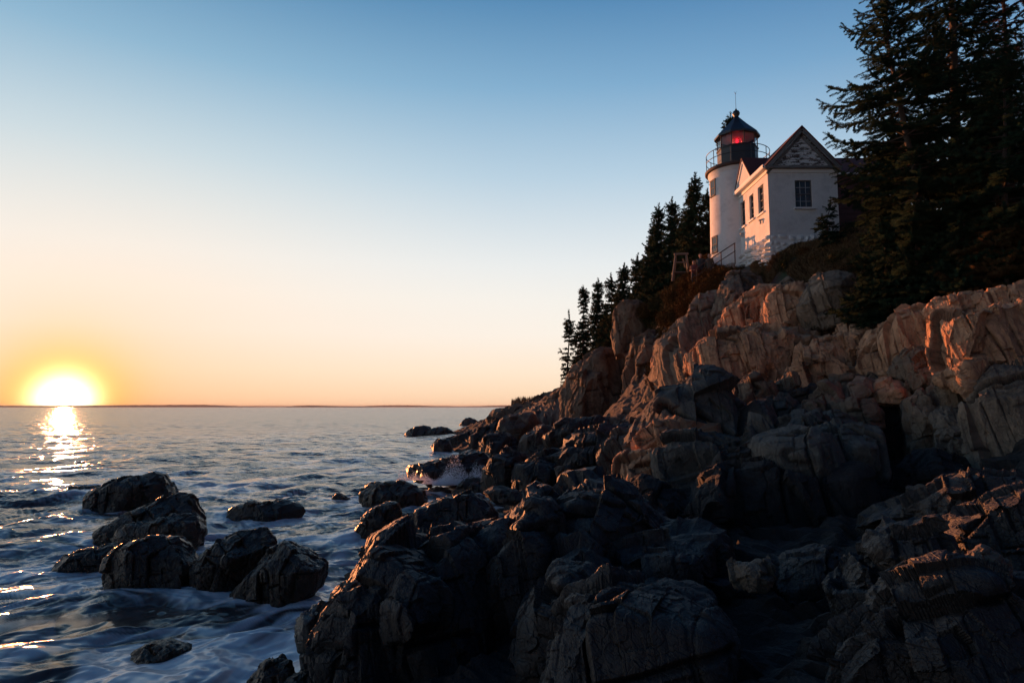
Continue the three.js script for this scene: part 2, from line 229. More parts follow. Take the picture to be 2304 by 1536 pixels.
const tpsW = (() => {
  const n = known.length, N = n + 3, A = Array.from({ length: N }, () => new Float64Array(N + 1));
  for (let i = 0; i < n; i++) { for (let j = 0; j < n; j++) A[i][j] = tps((known[i][0] - known[j][0]) ** 2 + (known[i][1] - known[j][1]) ** 2); A[i][i] += 0.6; A[i][n] = A[n][i] = 1; A[i][n + 1] = A[n + 1][i] = known[i][0]; A[i][n + 2] = A[n + 2][i] = known[i][1]; A[i][N] = known[i][2]; }
  for (let c = 0; c < N; c++) { let p = c; for (let r = c + 1; r < N; r++) if (Math.abs(A[r][c]) > Math.abs(A[p][c])) p = r; [A[c], A[p]] = [A[p], A[c]]; for (let r = c + 1; r < N; r++) { const f = A[r][c] / A[c][c]; if (f) for (let k = c; k <= N; k++) A[r][k] -= f * A[c][k]; } }
  const w = new Float64Array(N); for (let r = N - 1; r >= 0; r--) { let s = A[r][N]; for (let k = r + 1; k < N; k++) s -= A[r][k] * w[k]; w[r] = s / A[r][r]; } return w;
})();
function ground(x, z) { const n = known.length; let s = tpsW[n] + tpsW[n + 1] * x + tpsW[n + 2] * z; for (let i = 0; i < n; i++) s += tpsW[i] * tps((x - known[i][0]) ** 2 + (z - known[i][1]) ** 2); return Math.min(s, 17); }
{
  const step = 0.24, x0 = -16, x1 = 46, z0 = 18, z1 = -140, zs = [], xs = [];
  for (let z = z0; z > z1;) { zs.push(z); z -= z < 0 && z > -26 ? 0.12 : z > -50 ? step : step * 2.2; } for (let x = x0; x < x1;) { xs.push(x); x += x > -5 && x < 13 ? 0.13 : x < 22 ? step : step * 3; }
  const nx = xs.length, nz = zs.length, pos = new Float32Array(nx * nz * 3), idx = [], soil = new Float32Array(nx * nz);
  for (let j = 0; j < nz; j++) for (let i = 0; i < nx; i++) { const k = 3 * (j * nx + i); pos[k] = xs[i]; pos[k + 2] = zs[j]; pos[k + 1] = ground(xs[i], zs[j]); }
  for (let j = 0; j < nz - 1; j++) for (let i = 0; i < nx - 1; i++) { const a = j * nx + i, b = a + 1, c = a + nx, d = c + 1; idx.push(a, b, c, b, d, c); }
  const geo = new THREE.BufferGeometry(); geo.setAttribute('position', new THREE.BufferAttribute(pos, 3)); geo.setIndex(idx); geo.computeVertexNormals();
  const nor = geo.attributes.normal.array, cracks = new Float32Array(nx * nz);
  const o = { tone: 'ground', wetTop: 3.6, seed: 5, rough: 1 };
  for (let i = 0; i < nx * nz; i++) {
    const x = pos[3 * i], y = pos[3 * i + 1], z = pos[3 * i + 2], so = soil[i] = smoothstep(y - 6.2 + 1.6 * fbm(x * 0.3, 1, z * 0.3, 3), 0, 2) * smoothstep(nor[3 * i + 1], 0.25, 0.5);
    const f = rockField(x, y, z, 0.9, o) * (1 - 0.8 * so) + so * 0.12 * fbm(x, y, z, 3); cracks[i] = rockField.crack;
    pos[3 * i] += nor[3 * i] * f; pos[3 * i + 1] += nor[3 * i + 1] * f; pos[3 * i + 2] += nor[3 * i + 2] * f;
  }
  finish(geo, 1.15, o, cracks);
  const col = geo.attributes.color.array; for (let i = 0; i < nx * nz; i++) { const k = soil[i], c = [0.05, 0.036, 0.02]; for (let q = 0; q < 3; q++) col[3 * i + q] = lerp(col[3 * i + q], c[q] * (1 + 0.5 * noise(pos[3 * i] * 3, q, pos[3 * i + 2] * 3)), k); }
  structure(mesh('headland_ground', geo, M.dry));
}
// ---------------------------------------------------------------- the sea
const waves = []; { const r = rng(77); for (let i = 0; i < 46; i++) { const L = 0.7 * (14 / 0.7) ** (i / 45), a = -0.55 + (r() - 0.5) * 1.9; waves.push([Math.cos(a + 1.25) * 2 * Math.PI / L, Math.sin(a + 1.25) * 2 * Math.PI / L, r() * 6.28, (L < 2.6 ? 0.0145 : 0.0115) * L ** 0.4, L]); } }
const rockSpots = [];                                           // where rocks stand in the water: [x, z, radius]
function seaHeight(x, z, res) {
  let h = 0; const wx = x + 0.9 * noise(x * 0.16, 3, z * 0.16), wz = z + 0.9 * noise(x * 0.16, 9, z * 0.16), calm = smoothstep(Math.hypot(x, z), 16, 60), gust = 0.75 + 0.5 * noise(x * 0.04, 7, z * 0.04);
  for (const w of waves) if (w[4] > res * 2.2) { const k = clamp(w[4] / (res * 2.2) - 1, 0, 1) * (w[4] < 3 ? lerp(0.3, 1, calm) : 1); const s = Math.sin(w[0] * wx + w[1] * wz + w[2]); h += w[3] * k * (s + 0.25 * s * s * s); }
  h *= gust;
  if (res < 0.6) { const k = 1 - smoothstep(res, 0.25, 0.6), a = x * 0.82 - z * 0.57, b = x * 0.57 + z * 0.82, wa = a + 0.8 * noise(a * 0.5, 1, b * 0.5), wb = b + 0.8 * noise(a * 0.5, 5, b * 0.5); h += k * (0.10 * noise(wa * 0.55, 2, wb * 1.3) + 0.05 * noise(wa * 1.3, 4, wb * 3.3) + 0.02 * noise(wa * 3, 6, wb * 8)); }
  return h;
}
const foamAt = (x, z) => {                                      // silky streaks of foam drawn out along the swirling flow, thickest round rocks and along the shore
  const r = Math.hypot(x, z); if (r > 140) return 0;
  let near = 0; for (const [a, b, q] of rockSpots) { const d = Math.hypot(x - a, z - b) - q; if (d < 3.2) near = Math.max(near, 0.55 * (1 - Math.max(0, d) / 3.2) + 0.45 * clamp(1 - Math.max(0, d) / 1.1, 0, 1)); }
  const a0 = x * 0.82 - z * 0.57, b0 = x * 0.57 + z * 0.82, w1 = noise(a0 * 0.22, 3.3, b0 * 0.22), w2 = noise(a0 * 0.22, 8.8, b0 * 0.22), w3 = noise(a0 * 0.6, 1.8, b0 * 0.6), w4 = noise(a0 * 0.6, 4.8, b0 * 0.6);
  const a = a0 + 2.2 * w1 + 0.8 * w3, b = b0 + 2.2 * w2 + 0.8 * w4;
  const streak = fbm(a * 0.35, 2, b * 2.3, 5), fine = fbm(a * 1.2, 5, b * 7, 3), patch = fbm(x * 0.13, 6, z * 0.13, 3);
  const amount = patch * 0.75 + near * 0.85 + 0.3 * smoothstep(-r, -26, -9) + 0.04;
  const veil = 0.27 * smoothstep(patch + 0.5 * streak, -0.25, 0.45);
  return (clamp(smoothstep(streak + 0.35 * fine + amount, -0.02, 0.7), 0, 1) * 0.95 + veil) * clamp(1.25 - r / 120, 0, 1);
};
function buildSea() {
  const angles = []; for (let a = -82; a < -42; a += 1) angles.push(a); for (let a = -42; a < 7; a += 0.075) angles.push(a); for (let a = 7; a <= 80; a += 0.8) angles.push(a);
  const radii = [2.5, 4, 5.2]; for (let py = 1900; py > 916.2; ) { radii.push(waterDepth(py)); py -= py > 1560 ? 6 : py > 1000 ? 1.7 : py > 930 ? 1.1 : 0.8; } radii.push(9000, 16000, 30000);
  const na = angles.length, nr = radii.length, pos = new Float32Array(na * nr * 3), uv = new Float32Array(na * nr * 2), col = new Float32Array(na * nr * 3), idx = [];
  for (let j = 0; j < nr; j++) {
    const r = radii[j], dr = j ? r - radii[j - 1] : 1, res = Math.min(Math.max(dr, r * 0.0013), 0.45 + r * 0.0013);
    for (let i = 0; i < na; i++) {
      const k = j * na + i, t = angles[i] * Math.PI / 180, c = Math.cos(t), x = r * Math.tan(clamp(t, -1.43, 1.43)), z = -r, fineA = angles[i] >= -42 && angles[i] < 7, re = fineA ? res : 30;
      const f = fineA ? foamAt(x, z) : 0;
      pos[3 * k] = x; pos[3 * k + 1] = (fineA ? seaHeight(x, z, re) : 0) + 0.03 * f; pos[3 * k + 2] = z;
      uv[2 * k] = x / 24; uv[2 * k + 1] = -z / 24;
      col[3 * k] = lerp(0.06, 0.8, f); col[3 * k + 1] = lerp(0.043, 0.745, f); col[3 * k + 2] = lerp(0.04, 0.71, f);
      if (i < na - 1 && j < nr - 1) idx.push(k, k + 1, k + na, k + 1, k + na + 1, k + na);
    }
  }
  const geo = new THREE.BufferGeometry(); geo.setAttribute('position', new THREE.BufferAttribute(pos, 3)); geo.setAttribute('uv', new THREE.BufferAttribute(uv, 2)); geo.setAttribute('color', new THREE.BufferAttribute(col, 3)); geo.setIndex(idx); geo.computeVertexNormals();
  const N = 1024, hgt = new Float32Array(N * N);
  for (let y = 0; y < N; y++) for (let x = 0; x < N; x++) { let s = 0, a = 1, f = 12; for (let o = 0; o < 5; o++) { s += a * tnoise(x / N + 0.03 * o, y / N, f, o + 40); a *= 0.5; f = Math.round(f * 1.97); } hgt[y * N + x] = s; }
  const bytes = new Uint8Array(N * N * 4), G = 0.44 * N / 24;   // heights in metres over a tile of 24 m
  for (let y = 0; y < N; y++) for (let x = 0; x < N; x++) { const gx = (hgt[y * N + (x + 1) % N] - hgt[y * N + (x + N - 1) % N]) / 2 * G, gy = (hgt[(y + 1) % N * N + x] - hgt[(y + N - 1) % N * N + x]) / 2 * G, l = 1 / Math.hypot(gx, gy, 1), i = 4 * (y * N + x); bytes[i] = (-gx * l * 0.5 + 0.5) * 255; bytes[i + 1] = (-gy * l * 0.5 + 0.5) * 255; bytes[i + 2] = (l * 0.5 + 0.5) * 255; bytes[i + 3] = 255; }
  const nm = new THREE.DataTexture(bytes, N, N); nm.wrapS = nm.wrapT = THREE.RepeatWrapping; nm.magFilter = nm.minFilter = THREE.LinearFilter; nm.needsUpdate = true;
  structure(mesh('sea', geo, new THREE.MeshPhysicalMaterial({ vertexColors: true, roughness: 0.2, ior: 1.333, normalMap: nm, normalScale: new THREE.Vector2(1, 1) })));
}

// ---------------------------------------------------------------- bedrock of the headland, piece by piece
const cliff = structure(add(new THREE.Group(), 'cliff'));
const L = (outline, d, o) => ledge(cliff, 'rock', outline, d, o);
const col = { grow: 1.12, p: 8, plate: 2, tall: 3, cuts: 5 };
// far ridge and the brown promontory
L([[1100, 944], [1118, 921], [1150, 915], [1185, 911], [1230, 893], [1285, 876], [1300, 960], [1200, 968], [1120, 962]], 78, { ...col, tone: 'brown', t: 3, tb: 6, s: 1.6 });
L([[1112, 940], [1135, 922], [1175, 915], [1190, 935], [1170, 960], [1120, 960]], 74, { ...col, tone: 'brown', t: 1.5, s: 0.8 });
L([[1165, 930], [1185, 912], [1215, 903], [1240, 898], [1250, 925], [1215, 950], [1175, 950]], 72, { ...col, tone: 'brown', t: 1.5, s: 0.9 });
L([[1215, 915], [1232, 893], [1258, 884], [1275, 895], [1270, 935], [1230, 945]], 68, { ...col, tone: 'brown', t: 1.5, s: 0.8 });
L([[1105, 965], [1112, 940], [1140, 945], [1150, 975], [1120, 985]], 66, { tone: 'dark', t: 1.2, s: 0.7 });
L([[1240, 900], [1262, 882], [1290, 876], [1310, 930], [1280, 970], [1230, 960]], 66, { ...col, tone: 'brown', t: 2, s: 1.4 });
L([[1274, 885], [1286, 846], [1323, 812], [1379, 786], [1420, 777], [1425, 953], [1369, 975], [1282, 985], [1268, 930]], 56, { ...col, tone: 'brown', t: 1.6, tb: 6, skew: 0.5, s: 1.2 });
L([[1300, 850], [1325, 820], [1350, 830], [1362, 900], [1350, 960], [1300, 965]], 54, { ...col, tone: 'brown', t: 1.6, skew: 0.6, s: 0.9 });
L([[1384, 740], [1389, 703], [1411, 685], [1439, 684], [1444, 735], [1436, 775], [1392, 800]], 51, { ...col, tone: 'brown', t: 1.2, tb: 4, skew: 0.4 });
L([[1407, 790], [1420, 772], [1446, 767], [1459, 819], [1446, 883], [1440, 945], [1411, 960]], 48.5, { ...col, tone: 'brown', t: 1.1, tb: 4, skew: 0.5 });
L([[1439, 764], [1457, 740], [1494, 734], [1502, 763], [1492, 800], [1519, 837], [1524, 890], [1448, 925], [1440, 883]], 43.5, { ...col, tone: 'brown', t: 1.3, tb: 5, skew: 0.3, s: 0.9 });
L([[1471, 796], [1476, 786], [1494, 770], [1510, 791], [1516, 840], [1494, 838], [1472, 822]], 41, { ...col, tone: 'granite', t: 0.8, skew: 0.8 });
L([[1450, 900], [1478, 860], [1515, 838], [1540, 850], [1540, 900], [1500, 930], [1455, 930]], 38, { ...col, tone: 'brown', t: 1, skew: 0.7 });
L([[1498, 772], [1505, 752], [1538, 733], [1565, 694], [1605, 660], [1640, 650], [1640, 690], [1625, 715], [1633, 760], [1588, 800], [1582, 850], [1530, 872], [1509, 820]], 35, { ...col, tone: 'pale', t: 1.5, tb: 5, lean: 0.5, s: 1.0, stria: 0.06 });
L([[1540, 770], [1562, 735], [1588, 730], [1592, 780], [1575, 840], [1545, 845]], 34, { ...col, tone: 'brown', t: 0.9, lean: 0.3, s: 0.7 });
L([[1590, 742], [1610, 700], [1640, 690], [1650, 720], [1632, 760], [1600, 775]], 33.6, { ...col, tone: 'pale', t: 0.9, lean: 0.5, s: 0.7 });
L([[1600, 690], [1625, 655], [1660, 632], [1705, 622], [1730, 628], [1720, 660], [1680, 680], [1640, 700]], 33.8, { ...col, tone: 'pale', t: 1, lean: 0.8, s: 0.6 });
// the sunlit granite in the middle
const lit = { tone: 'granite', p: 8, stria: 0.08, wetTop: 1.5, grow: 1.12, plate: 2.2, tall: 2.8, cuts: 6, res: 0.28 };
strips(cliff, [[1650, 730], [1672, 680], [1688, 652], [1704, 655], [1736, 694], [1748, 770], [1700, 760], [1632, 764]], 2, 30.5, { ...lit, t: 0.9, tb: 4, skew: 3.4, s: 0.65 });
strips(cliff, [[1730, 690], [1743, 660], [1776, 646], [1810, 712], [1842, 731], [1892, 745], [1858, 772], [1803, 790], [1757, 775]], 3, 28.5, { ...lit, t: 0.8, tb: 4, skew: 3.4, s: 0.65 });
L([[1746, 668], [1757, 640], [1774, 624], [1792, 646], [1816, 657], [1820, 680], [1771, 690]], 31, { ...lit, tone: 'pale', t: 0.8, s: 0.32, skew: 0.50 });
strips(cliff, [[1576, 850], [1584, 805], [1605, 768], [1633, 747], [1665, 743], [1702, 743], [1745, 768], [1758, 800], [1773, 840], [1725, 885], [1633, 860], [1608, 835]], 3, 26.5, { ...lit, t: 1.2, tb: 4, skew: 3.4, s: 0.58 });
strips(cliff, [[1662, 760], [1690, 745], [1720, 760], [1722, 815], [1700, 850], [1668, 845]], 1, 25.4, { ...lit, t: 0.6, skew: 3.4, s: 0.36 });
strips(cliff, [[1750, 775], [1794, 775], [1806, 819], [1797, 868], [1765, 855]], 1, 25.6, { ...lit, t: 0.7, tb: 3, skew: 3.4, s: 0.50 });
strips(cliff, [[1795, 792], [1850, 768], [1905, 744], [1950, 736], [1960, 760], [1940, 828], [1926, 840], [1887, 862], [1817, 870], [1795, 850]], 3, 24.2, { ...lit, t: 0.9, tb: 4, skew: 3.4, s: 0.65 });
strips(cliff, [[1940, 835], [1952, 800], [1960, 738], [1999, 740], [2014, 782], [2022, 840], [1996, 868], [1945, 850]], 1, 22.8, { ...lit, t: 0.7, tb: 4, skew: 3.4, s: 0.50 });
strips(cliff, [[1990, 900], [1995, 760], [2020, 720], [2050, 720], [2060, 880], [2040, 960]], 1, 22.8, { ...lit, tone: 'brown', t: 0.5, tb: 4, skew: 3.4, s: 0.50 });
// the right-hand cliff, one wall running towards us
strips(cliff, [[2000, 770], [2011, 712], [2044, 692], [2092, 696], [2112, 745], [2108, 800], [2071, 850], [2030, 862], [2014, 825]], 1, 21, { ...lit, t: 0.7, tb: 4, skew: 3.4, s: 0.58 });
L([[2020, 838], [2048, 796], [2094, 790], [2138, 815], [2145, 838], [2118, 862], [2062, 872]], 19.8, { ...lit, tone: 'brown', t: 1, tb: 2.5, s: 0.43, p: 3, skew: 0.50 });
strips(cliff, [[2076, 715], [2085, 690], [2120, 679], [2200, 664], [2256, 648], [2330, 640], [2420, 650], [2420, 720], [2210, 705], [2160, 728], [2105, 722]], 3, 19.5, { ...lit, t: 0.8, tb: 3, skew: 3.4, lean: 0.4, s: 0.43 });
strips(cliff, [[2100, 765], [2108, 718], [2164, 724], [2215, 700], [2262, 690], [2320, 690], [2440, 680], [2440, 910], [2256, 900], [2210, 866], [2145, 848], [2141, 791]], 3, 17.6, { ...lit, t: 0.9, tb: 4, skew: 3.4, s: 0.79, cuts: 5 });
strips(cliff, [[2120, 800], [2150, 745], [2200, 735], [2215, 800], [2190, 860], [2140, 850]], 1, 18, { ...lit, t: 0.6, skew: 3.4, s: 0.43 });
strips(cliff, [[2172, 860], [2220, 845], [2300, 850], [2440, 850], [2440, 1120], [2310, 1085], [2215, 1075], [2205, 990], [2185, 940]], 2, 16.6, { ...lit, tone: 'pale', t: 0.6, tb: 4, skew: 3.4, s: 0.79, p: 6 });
L([[2098, 880], [2102, 845], [2123, 832], [2152, 835], [2172, 860], [2183, 895], [2165, 922], [2110, 922]], 18, { tone: 'brown', t: 0.8, p: 3, s: 0.50, skew: 0.30 });
L([[2103, 930], [2130, 918], [2178, 922], [2198, 975], [2208, 1040], [2196, 1090], [2125, 1095], [2112, 1020]], 17, { tone: 'pale', t: 0.7, tb: 3, p: 4, s: 0.58, skew: 0.40 });
L([[2048, 900], [2063, 890], [2085, 895], [2108, 930], [2115, 1000], [2108, 1060], [2058, 1070], [2052, 1000]], 18, { tone: 'brown', t: 0.6, tb: 3, p: 4, s: 0.50, skew: 0.40 });
L([[2063, 905], [2072, 875], [2085, 868], [2092, 905], [2088, 925], [2066, 925]], 18.2, { tone: 'brown', t: 0.4, p: 4, s: 0.29 });
L([[2060, 1060], [2110, 1010], [2200, 1050], [2220, 1110], [2100, 1150], [2050, 1120]], 16, { tone: 'dark', t: 0.8, s: 0.50 });
L([[1985, 920], [2010, 880], [2060, 890], [2062, 1060], [2060, 1130], [2000, 1130]], 20.4, { tone: 'dark', t: 0.3, tb: 3, p: 5, s: 0.58 });
// rubble shelf below the sunlit band
const sh = { wetTop: 1.5, p: 6, plate: 1.8, tall: 2.2, cuts: 9, grow: 1.06, res: 0.26 };
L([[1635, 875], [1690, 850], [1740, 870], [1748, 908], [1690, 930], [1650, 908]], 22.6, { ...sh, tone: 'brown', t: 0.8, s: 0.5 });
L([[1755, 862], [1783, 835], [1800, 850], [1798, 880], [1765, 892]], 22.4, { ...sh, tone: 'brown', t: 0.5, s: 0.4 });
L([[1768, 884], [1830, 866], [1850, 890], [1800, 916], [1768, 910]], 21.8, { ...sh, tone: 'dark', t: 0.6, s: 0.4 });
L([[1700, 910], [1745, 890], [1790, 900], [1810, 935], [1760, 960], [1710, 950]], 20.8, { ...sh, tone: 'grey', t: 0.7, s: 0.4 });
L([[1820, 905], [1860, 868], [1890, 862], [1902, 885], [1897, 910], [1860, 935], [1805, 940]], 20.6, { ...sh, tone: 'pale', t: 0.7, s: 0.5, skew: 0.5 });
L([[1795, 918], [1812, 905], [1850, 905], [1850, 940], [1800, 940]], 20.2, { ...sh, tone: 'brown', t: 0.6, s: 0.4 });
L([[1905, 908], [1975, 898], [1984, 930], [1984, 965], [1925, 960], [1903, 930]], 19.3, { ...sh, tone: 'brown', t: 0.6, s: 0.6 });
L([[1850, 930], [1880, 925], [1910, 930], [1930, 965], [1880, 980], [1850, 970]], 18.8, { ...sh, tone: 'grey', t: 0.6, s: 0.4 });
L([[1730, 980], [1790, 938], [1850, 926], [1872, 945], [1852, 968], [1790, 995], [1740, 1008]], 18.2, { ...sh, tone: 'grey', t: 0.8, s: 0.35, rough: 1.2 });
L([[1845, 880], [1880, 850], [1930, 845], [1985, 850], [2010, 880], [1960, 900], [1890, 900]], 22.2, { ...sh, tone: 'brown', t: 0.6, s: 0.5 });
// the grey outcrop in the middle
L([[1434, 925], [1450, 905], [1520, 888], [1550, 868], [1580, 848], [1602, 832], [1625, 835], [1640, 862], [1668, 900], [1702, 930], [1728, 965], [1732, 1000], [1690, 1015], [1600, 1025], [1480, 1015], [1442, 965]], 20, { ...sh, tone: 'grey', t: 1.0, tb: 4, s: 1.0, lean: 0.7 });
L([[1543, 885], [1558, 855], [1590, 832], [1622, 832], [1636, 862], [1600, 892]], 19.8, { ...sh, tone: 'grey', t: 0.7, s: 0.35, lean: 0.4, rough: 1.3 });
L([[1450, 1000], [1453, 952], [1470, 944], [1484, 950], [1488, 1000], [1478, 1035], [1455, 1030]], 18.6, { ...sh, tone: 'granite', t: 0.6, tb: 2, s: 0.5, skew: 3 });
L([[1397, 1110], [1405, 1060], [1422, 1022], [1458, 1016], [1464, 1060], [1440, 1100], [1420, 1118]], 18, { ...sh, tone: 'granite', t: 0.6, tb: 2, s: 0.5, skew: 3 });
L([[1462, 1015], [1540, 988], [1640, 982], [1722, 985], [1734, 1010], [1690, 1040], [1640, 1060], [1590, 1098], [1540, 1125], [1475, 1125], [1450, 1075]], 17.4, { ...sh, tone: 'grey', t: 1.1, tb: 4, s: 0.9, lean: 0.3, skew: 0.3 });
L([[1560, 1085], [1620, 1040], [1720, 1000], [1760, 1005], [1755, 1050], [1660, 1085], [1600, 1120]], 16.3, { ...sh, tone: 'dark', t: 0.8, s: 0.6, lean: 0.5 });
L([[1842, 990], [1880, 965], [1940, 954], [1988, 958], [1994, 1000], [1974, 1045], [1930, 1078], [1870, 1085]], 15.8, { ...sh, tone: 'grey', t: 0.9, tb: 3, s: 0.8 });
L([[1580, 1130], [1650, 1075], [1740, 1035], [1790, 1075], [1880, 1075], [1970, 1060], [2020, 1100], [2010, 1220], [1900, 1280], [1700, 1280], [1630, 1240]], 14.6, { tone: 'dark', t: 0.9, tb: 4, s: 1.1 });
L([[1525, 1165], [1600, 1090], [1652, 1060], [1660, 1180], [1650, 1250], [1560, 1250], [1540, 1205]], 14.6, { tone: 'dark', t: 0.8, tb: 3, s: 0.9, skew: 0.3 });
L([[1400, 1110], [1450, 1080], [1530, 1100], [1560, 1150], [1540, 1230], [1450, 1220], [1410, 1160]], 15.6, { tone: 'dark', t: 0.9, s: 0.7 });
// dark shore rocks below the promontory
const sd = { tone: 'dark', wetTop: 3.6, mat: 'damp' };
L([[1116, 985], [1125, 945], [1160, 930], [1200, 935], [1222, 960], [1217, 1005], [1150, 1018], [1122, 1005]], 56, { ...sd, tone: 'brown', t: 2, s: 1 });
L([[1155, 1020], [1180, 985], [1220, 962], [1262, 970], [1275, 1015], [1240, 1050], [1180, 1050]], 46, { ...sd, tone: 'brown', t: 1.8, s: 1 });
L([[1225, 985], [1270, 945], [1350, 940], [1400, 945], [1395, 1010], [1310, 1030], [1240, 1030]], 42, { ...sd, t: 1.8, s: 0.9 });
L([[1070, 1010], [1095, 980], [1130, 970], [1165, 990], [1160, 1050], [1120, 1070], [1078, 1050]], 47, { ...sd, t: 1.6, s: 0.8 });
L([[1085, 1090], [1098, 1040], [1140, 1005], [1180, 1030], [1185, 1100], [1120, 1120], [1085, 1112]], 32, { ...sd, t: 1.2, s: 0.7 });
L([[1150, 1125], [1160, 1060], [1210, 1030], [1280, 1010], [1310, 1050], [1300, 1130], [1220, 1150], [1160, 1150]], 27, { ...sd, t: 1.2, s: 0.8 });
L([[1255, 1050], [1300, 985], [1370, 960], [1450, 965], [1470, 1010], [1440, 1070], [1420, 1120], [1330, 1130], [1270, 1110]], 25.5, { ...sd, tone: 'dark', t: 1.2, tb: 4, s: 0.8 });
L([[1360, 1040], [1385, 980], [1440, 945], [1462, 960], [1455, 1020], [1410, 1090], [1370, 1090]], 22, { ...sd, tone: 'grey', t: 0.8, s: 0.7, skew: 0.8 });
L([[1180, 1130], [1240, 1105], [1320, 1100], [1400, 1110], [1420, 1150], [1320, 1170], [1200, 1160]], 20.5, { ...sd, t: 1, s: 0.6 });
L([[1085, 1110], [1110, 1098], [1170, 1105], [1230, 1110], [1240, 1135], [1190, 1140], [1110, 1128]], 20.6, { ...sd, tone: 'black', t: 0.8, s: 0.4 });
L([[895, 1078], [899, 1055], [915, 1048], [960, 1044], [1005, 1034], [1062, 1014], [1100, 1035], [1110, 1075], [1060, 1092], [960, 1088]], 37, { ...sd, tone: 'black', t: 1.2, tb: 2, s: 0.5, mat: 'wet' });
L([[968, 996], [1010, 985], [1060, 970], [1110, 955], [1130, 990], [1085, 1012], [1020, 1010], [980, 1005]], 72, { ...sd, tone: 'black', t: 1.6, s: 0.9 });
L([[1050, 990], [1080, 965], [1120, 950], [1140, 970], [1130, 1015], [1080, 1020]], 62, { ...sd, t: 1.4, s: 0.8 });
// the foreground
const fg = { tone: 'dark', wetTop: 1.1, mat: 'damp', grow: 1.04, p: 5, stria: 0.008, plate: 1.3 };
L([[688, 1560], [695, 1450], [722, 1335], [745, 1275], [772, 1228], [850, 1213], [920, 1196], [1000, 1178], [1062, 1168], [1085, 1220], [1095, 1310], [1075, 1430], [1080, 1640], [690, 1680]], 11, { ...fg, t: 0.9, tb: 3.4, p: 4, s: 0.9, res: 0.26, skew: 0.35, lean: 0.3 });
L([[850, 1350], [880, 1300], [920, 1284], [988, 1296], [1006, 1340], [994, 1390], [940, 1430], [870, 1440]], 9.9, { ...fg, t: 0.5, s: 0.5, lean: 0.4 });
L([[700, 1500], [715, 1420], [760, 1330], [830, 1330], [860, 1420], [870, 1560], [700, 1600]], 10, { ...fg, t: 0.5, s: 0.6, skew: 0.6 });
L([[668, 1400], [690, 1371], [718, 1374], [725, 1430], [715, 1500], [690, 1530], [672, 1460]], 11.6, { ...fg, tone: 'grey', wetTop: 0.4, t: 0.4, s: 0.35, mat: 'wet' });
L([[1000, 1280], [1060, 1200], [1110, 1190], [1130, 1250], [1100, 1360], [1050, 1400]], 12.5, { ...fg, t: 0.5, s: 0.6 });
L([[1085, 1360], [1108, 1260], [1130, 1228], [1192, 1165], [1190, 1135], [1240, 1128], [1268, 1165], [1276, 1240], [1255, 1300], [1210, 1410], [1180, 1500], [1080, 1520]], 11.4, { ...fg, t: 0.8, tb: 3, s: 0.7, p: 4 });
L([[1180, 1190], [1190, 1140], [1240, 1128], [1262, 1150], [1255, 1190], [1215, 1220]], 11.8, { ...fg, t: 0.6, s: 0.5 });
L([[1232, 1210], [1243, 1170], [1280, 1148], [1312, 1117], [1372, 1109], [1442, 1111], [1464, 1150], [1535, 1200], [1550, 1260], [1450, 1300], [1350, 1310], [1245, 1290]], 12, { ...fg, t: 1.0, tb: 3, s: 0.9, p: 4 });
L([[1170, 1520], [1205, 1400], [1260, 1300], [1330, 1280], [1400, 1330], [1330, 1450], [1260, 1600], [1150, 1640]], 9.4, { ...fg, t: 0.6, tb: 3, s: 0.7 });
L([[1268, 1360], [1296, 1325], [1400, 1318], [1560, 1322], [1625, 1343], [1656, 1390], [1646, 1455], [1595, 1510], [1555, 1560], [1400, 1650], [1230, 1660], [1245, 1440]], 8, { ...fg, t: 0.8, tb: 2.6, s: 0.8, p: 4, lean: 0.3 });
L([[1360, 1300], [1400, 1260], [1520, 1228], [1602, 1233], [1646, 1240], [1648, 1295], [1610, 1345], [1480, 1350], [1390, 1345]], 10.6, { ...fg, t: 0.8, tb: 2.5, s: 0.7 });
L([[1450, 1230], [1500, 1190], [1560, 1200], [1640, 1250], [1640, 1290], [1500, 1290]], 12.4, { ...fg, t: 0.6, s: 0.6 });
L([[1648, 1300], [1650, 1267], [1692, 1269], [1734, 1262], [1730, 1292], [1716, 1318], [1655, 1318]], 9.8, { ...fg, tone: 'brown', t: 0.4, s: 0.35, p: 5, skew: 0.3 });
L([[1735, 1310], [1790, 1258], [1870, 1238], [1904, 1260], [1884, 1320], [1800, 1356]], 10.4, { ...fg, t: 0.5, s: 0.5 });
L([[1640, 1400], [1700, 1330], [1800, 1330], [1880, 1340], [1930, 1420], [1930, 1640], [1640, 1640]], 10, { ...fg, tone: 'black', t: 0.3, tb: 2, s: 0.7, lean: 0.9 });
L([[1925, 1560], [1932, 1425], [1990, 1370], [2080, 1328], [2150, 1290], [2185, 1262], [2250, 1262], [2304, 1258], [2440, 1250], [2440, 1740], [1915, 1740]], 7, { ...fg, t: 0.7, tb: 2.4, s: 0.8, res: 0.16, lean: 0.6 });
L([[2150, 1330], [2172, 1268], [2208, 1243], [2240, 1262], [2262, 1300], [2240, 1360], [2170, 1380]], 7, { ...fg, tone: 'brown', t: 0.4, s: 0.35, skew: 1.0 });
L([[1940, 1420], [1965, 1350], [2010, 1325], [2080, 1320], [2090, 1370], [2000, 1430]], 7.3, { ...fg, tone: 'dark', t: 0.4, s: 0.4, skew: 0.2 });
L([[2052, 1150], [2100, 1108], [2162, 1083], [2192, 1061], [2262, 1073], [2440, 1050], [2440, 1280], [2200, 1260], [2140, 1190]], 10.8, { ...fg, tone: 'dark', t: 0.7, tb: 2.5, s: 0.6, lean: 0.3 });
L([[2180, 1190], [2220, 1140], [2304, 1110], [2440, 1100], [2440, 1300], [2250, 1290]], 9, { ...fg, t: 0.6, tb: 2, s: 0.6, lean: 0.4 });
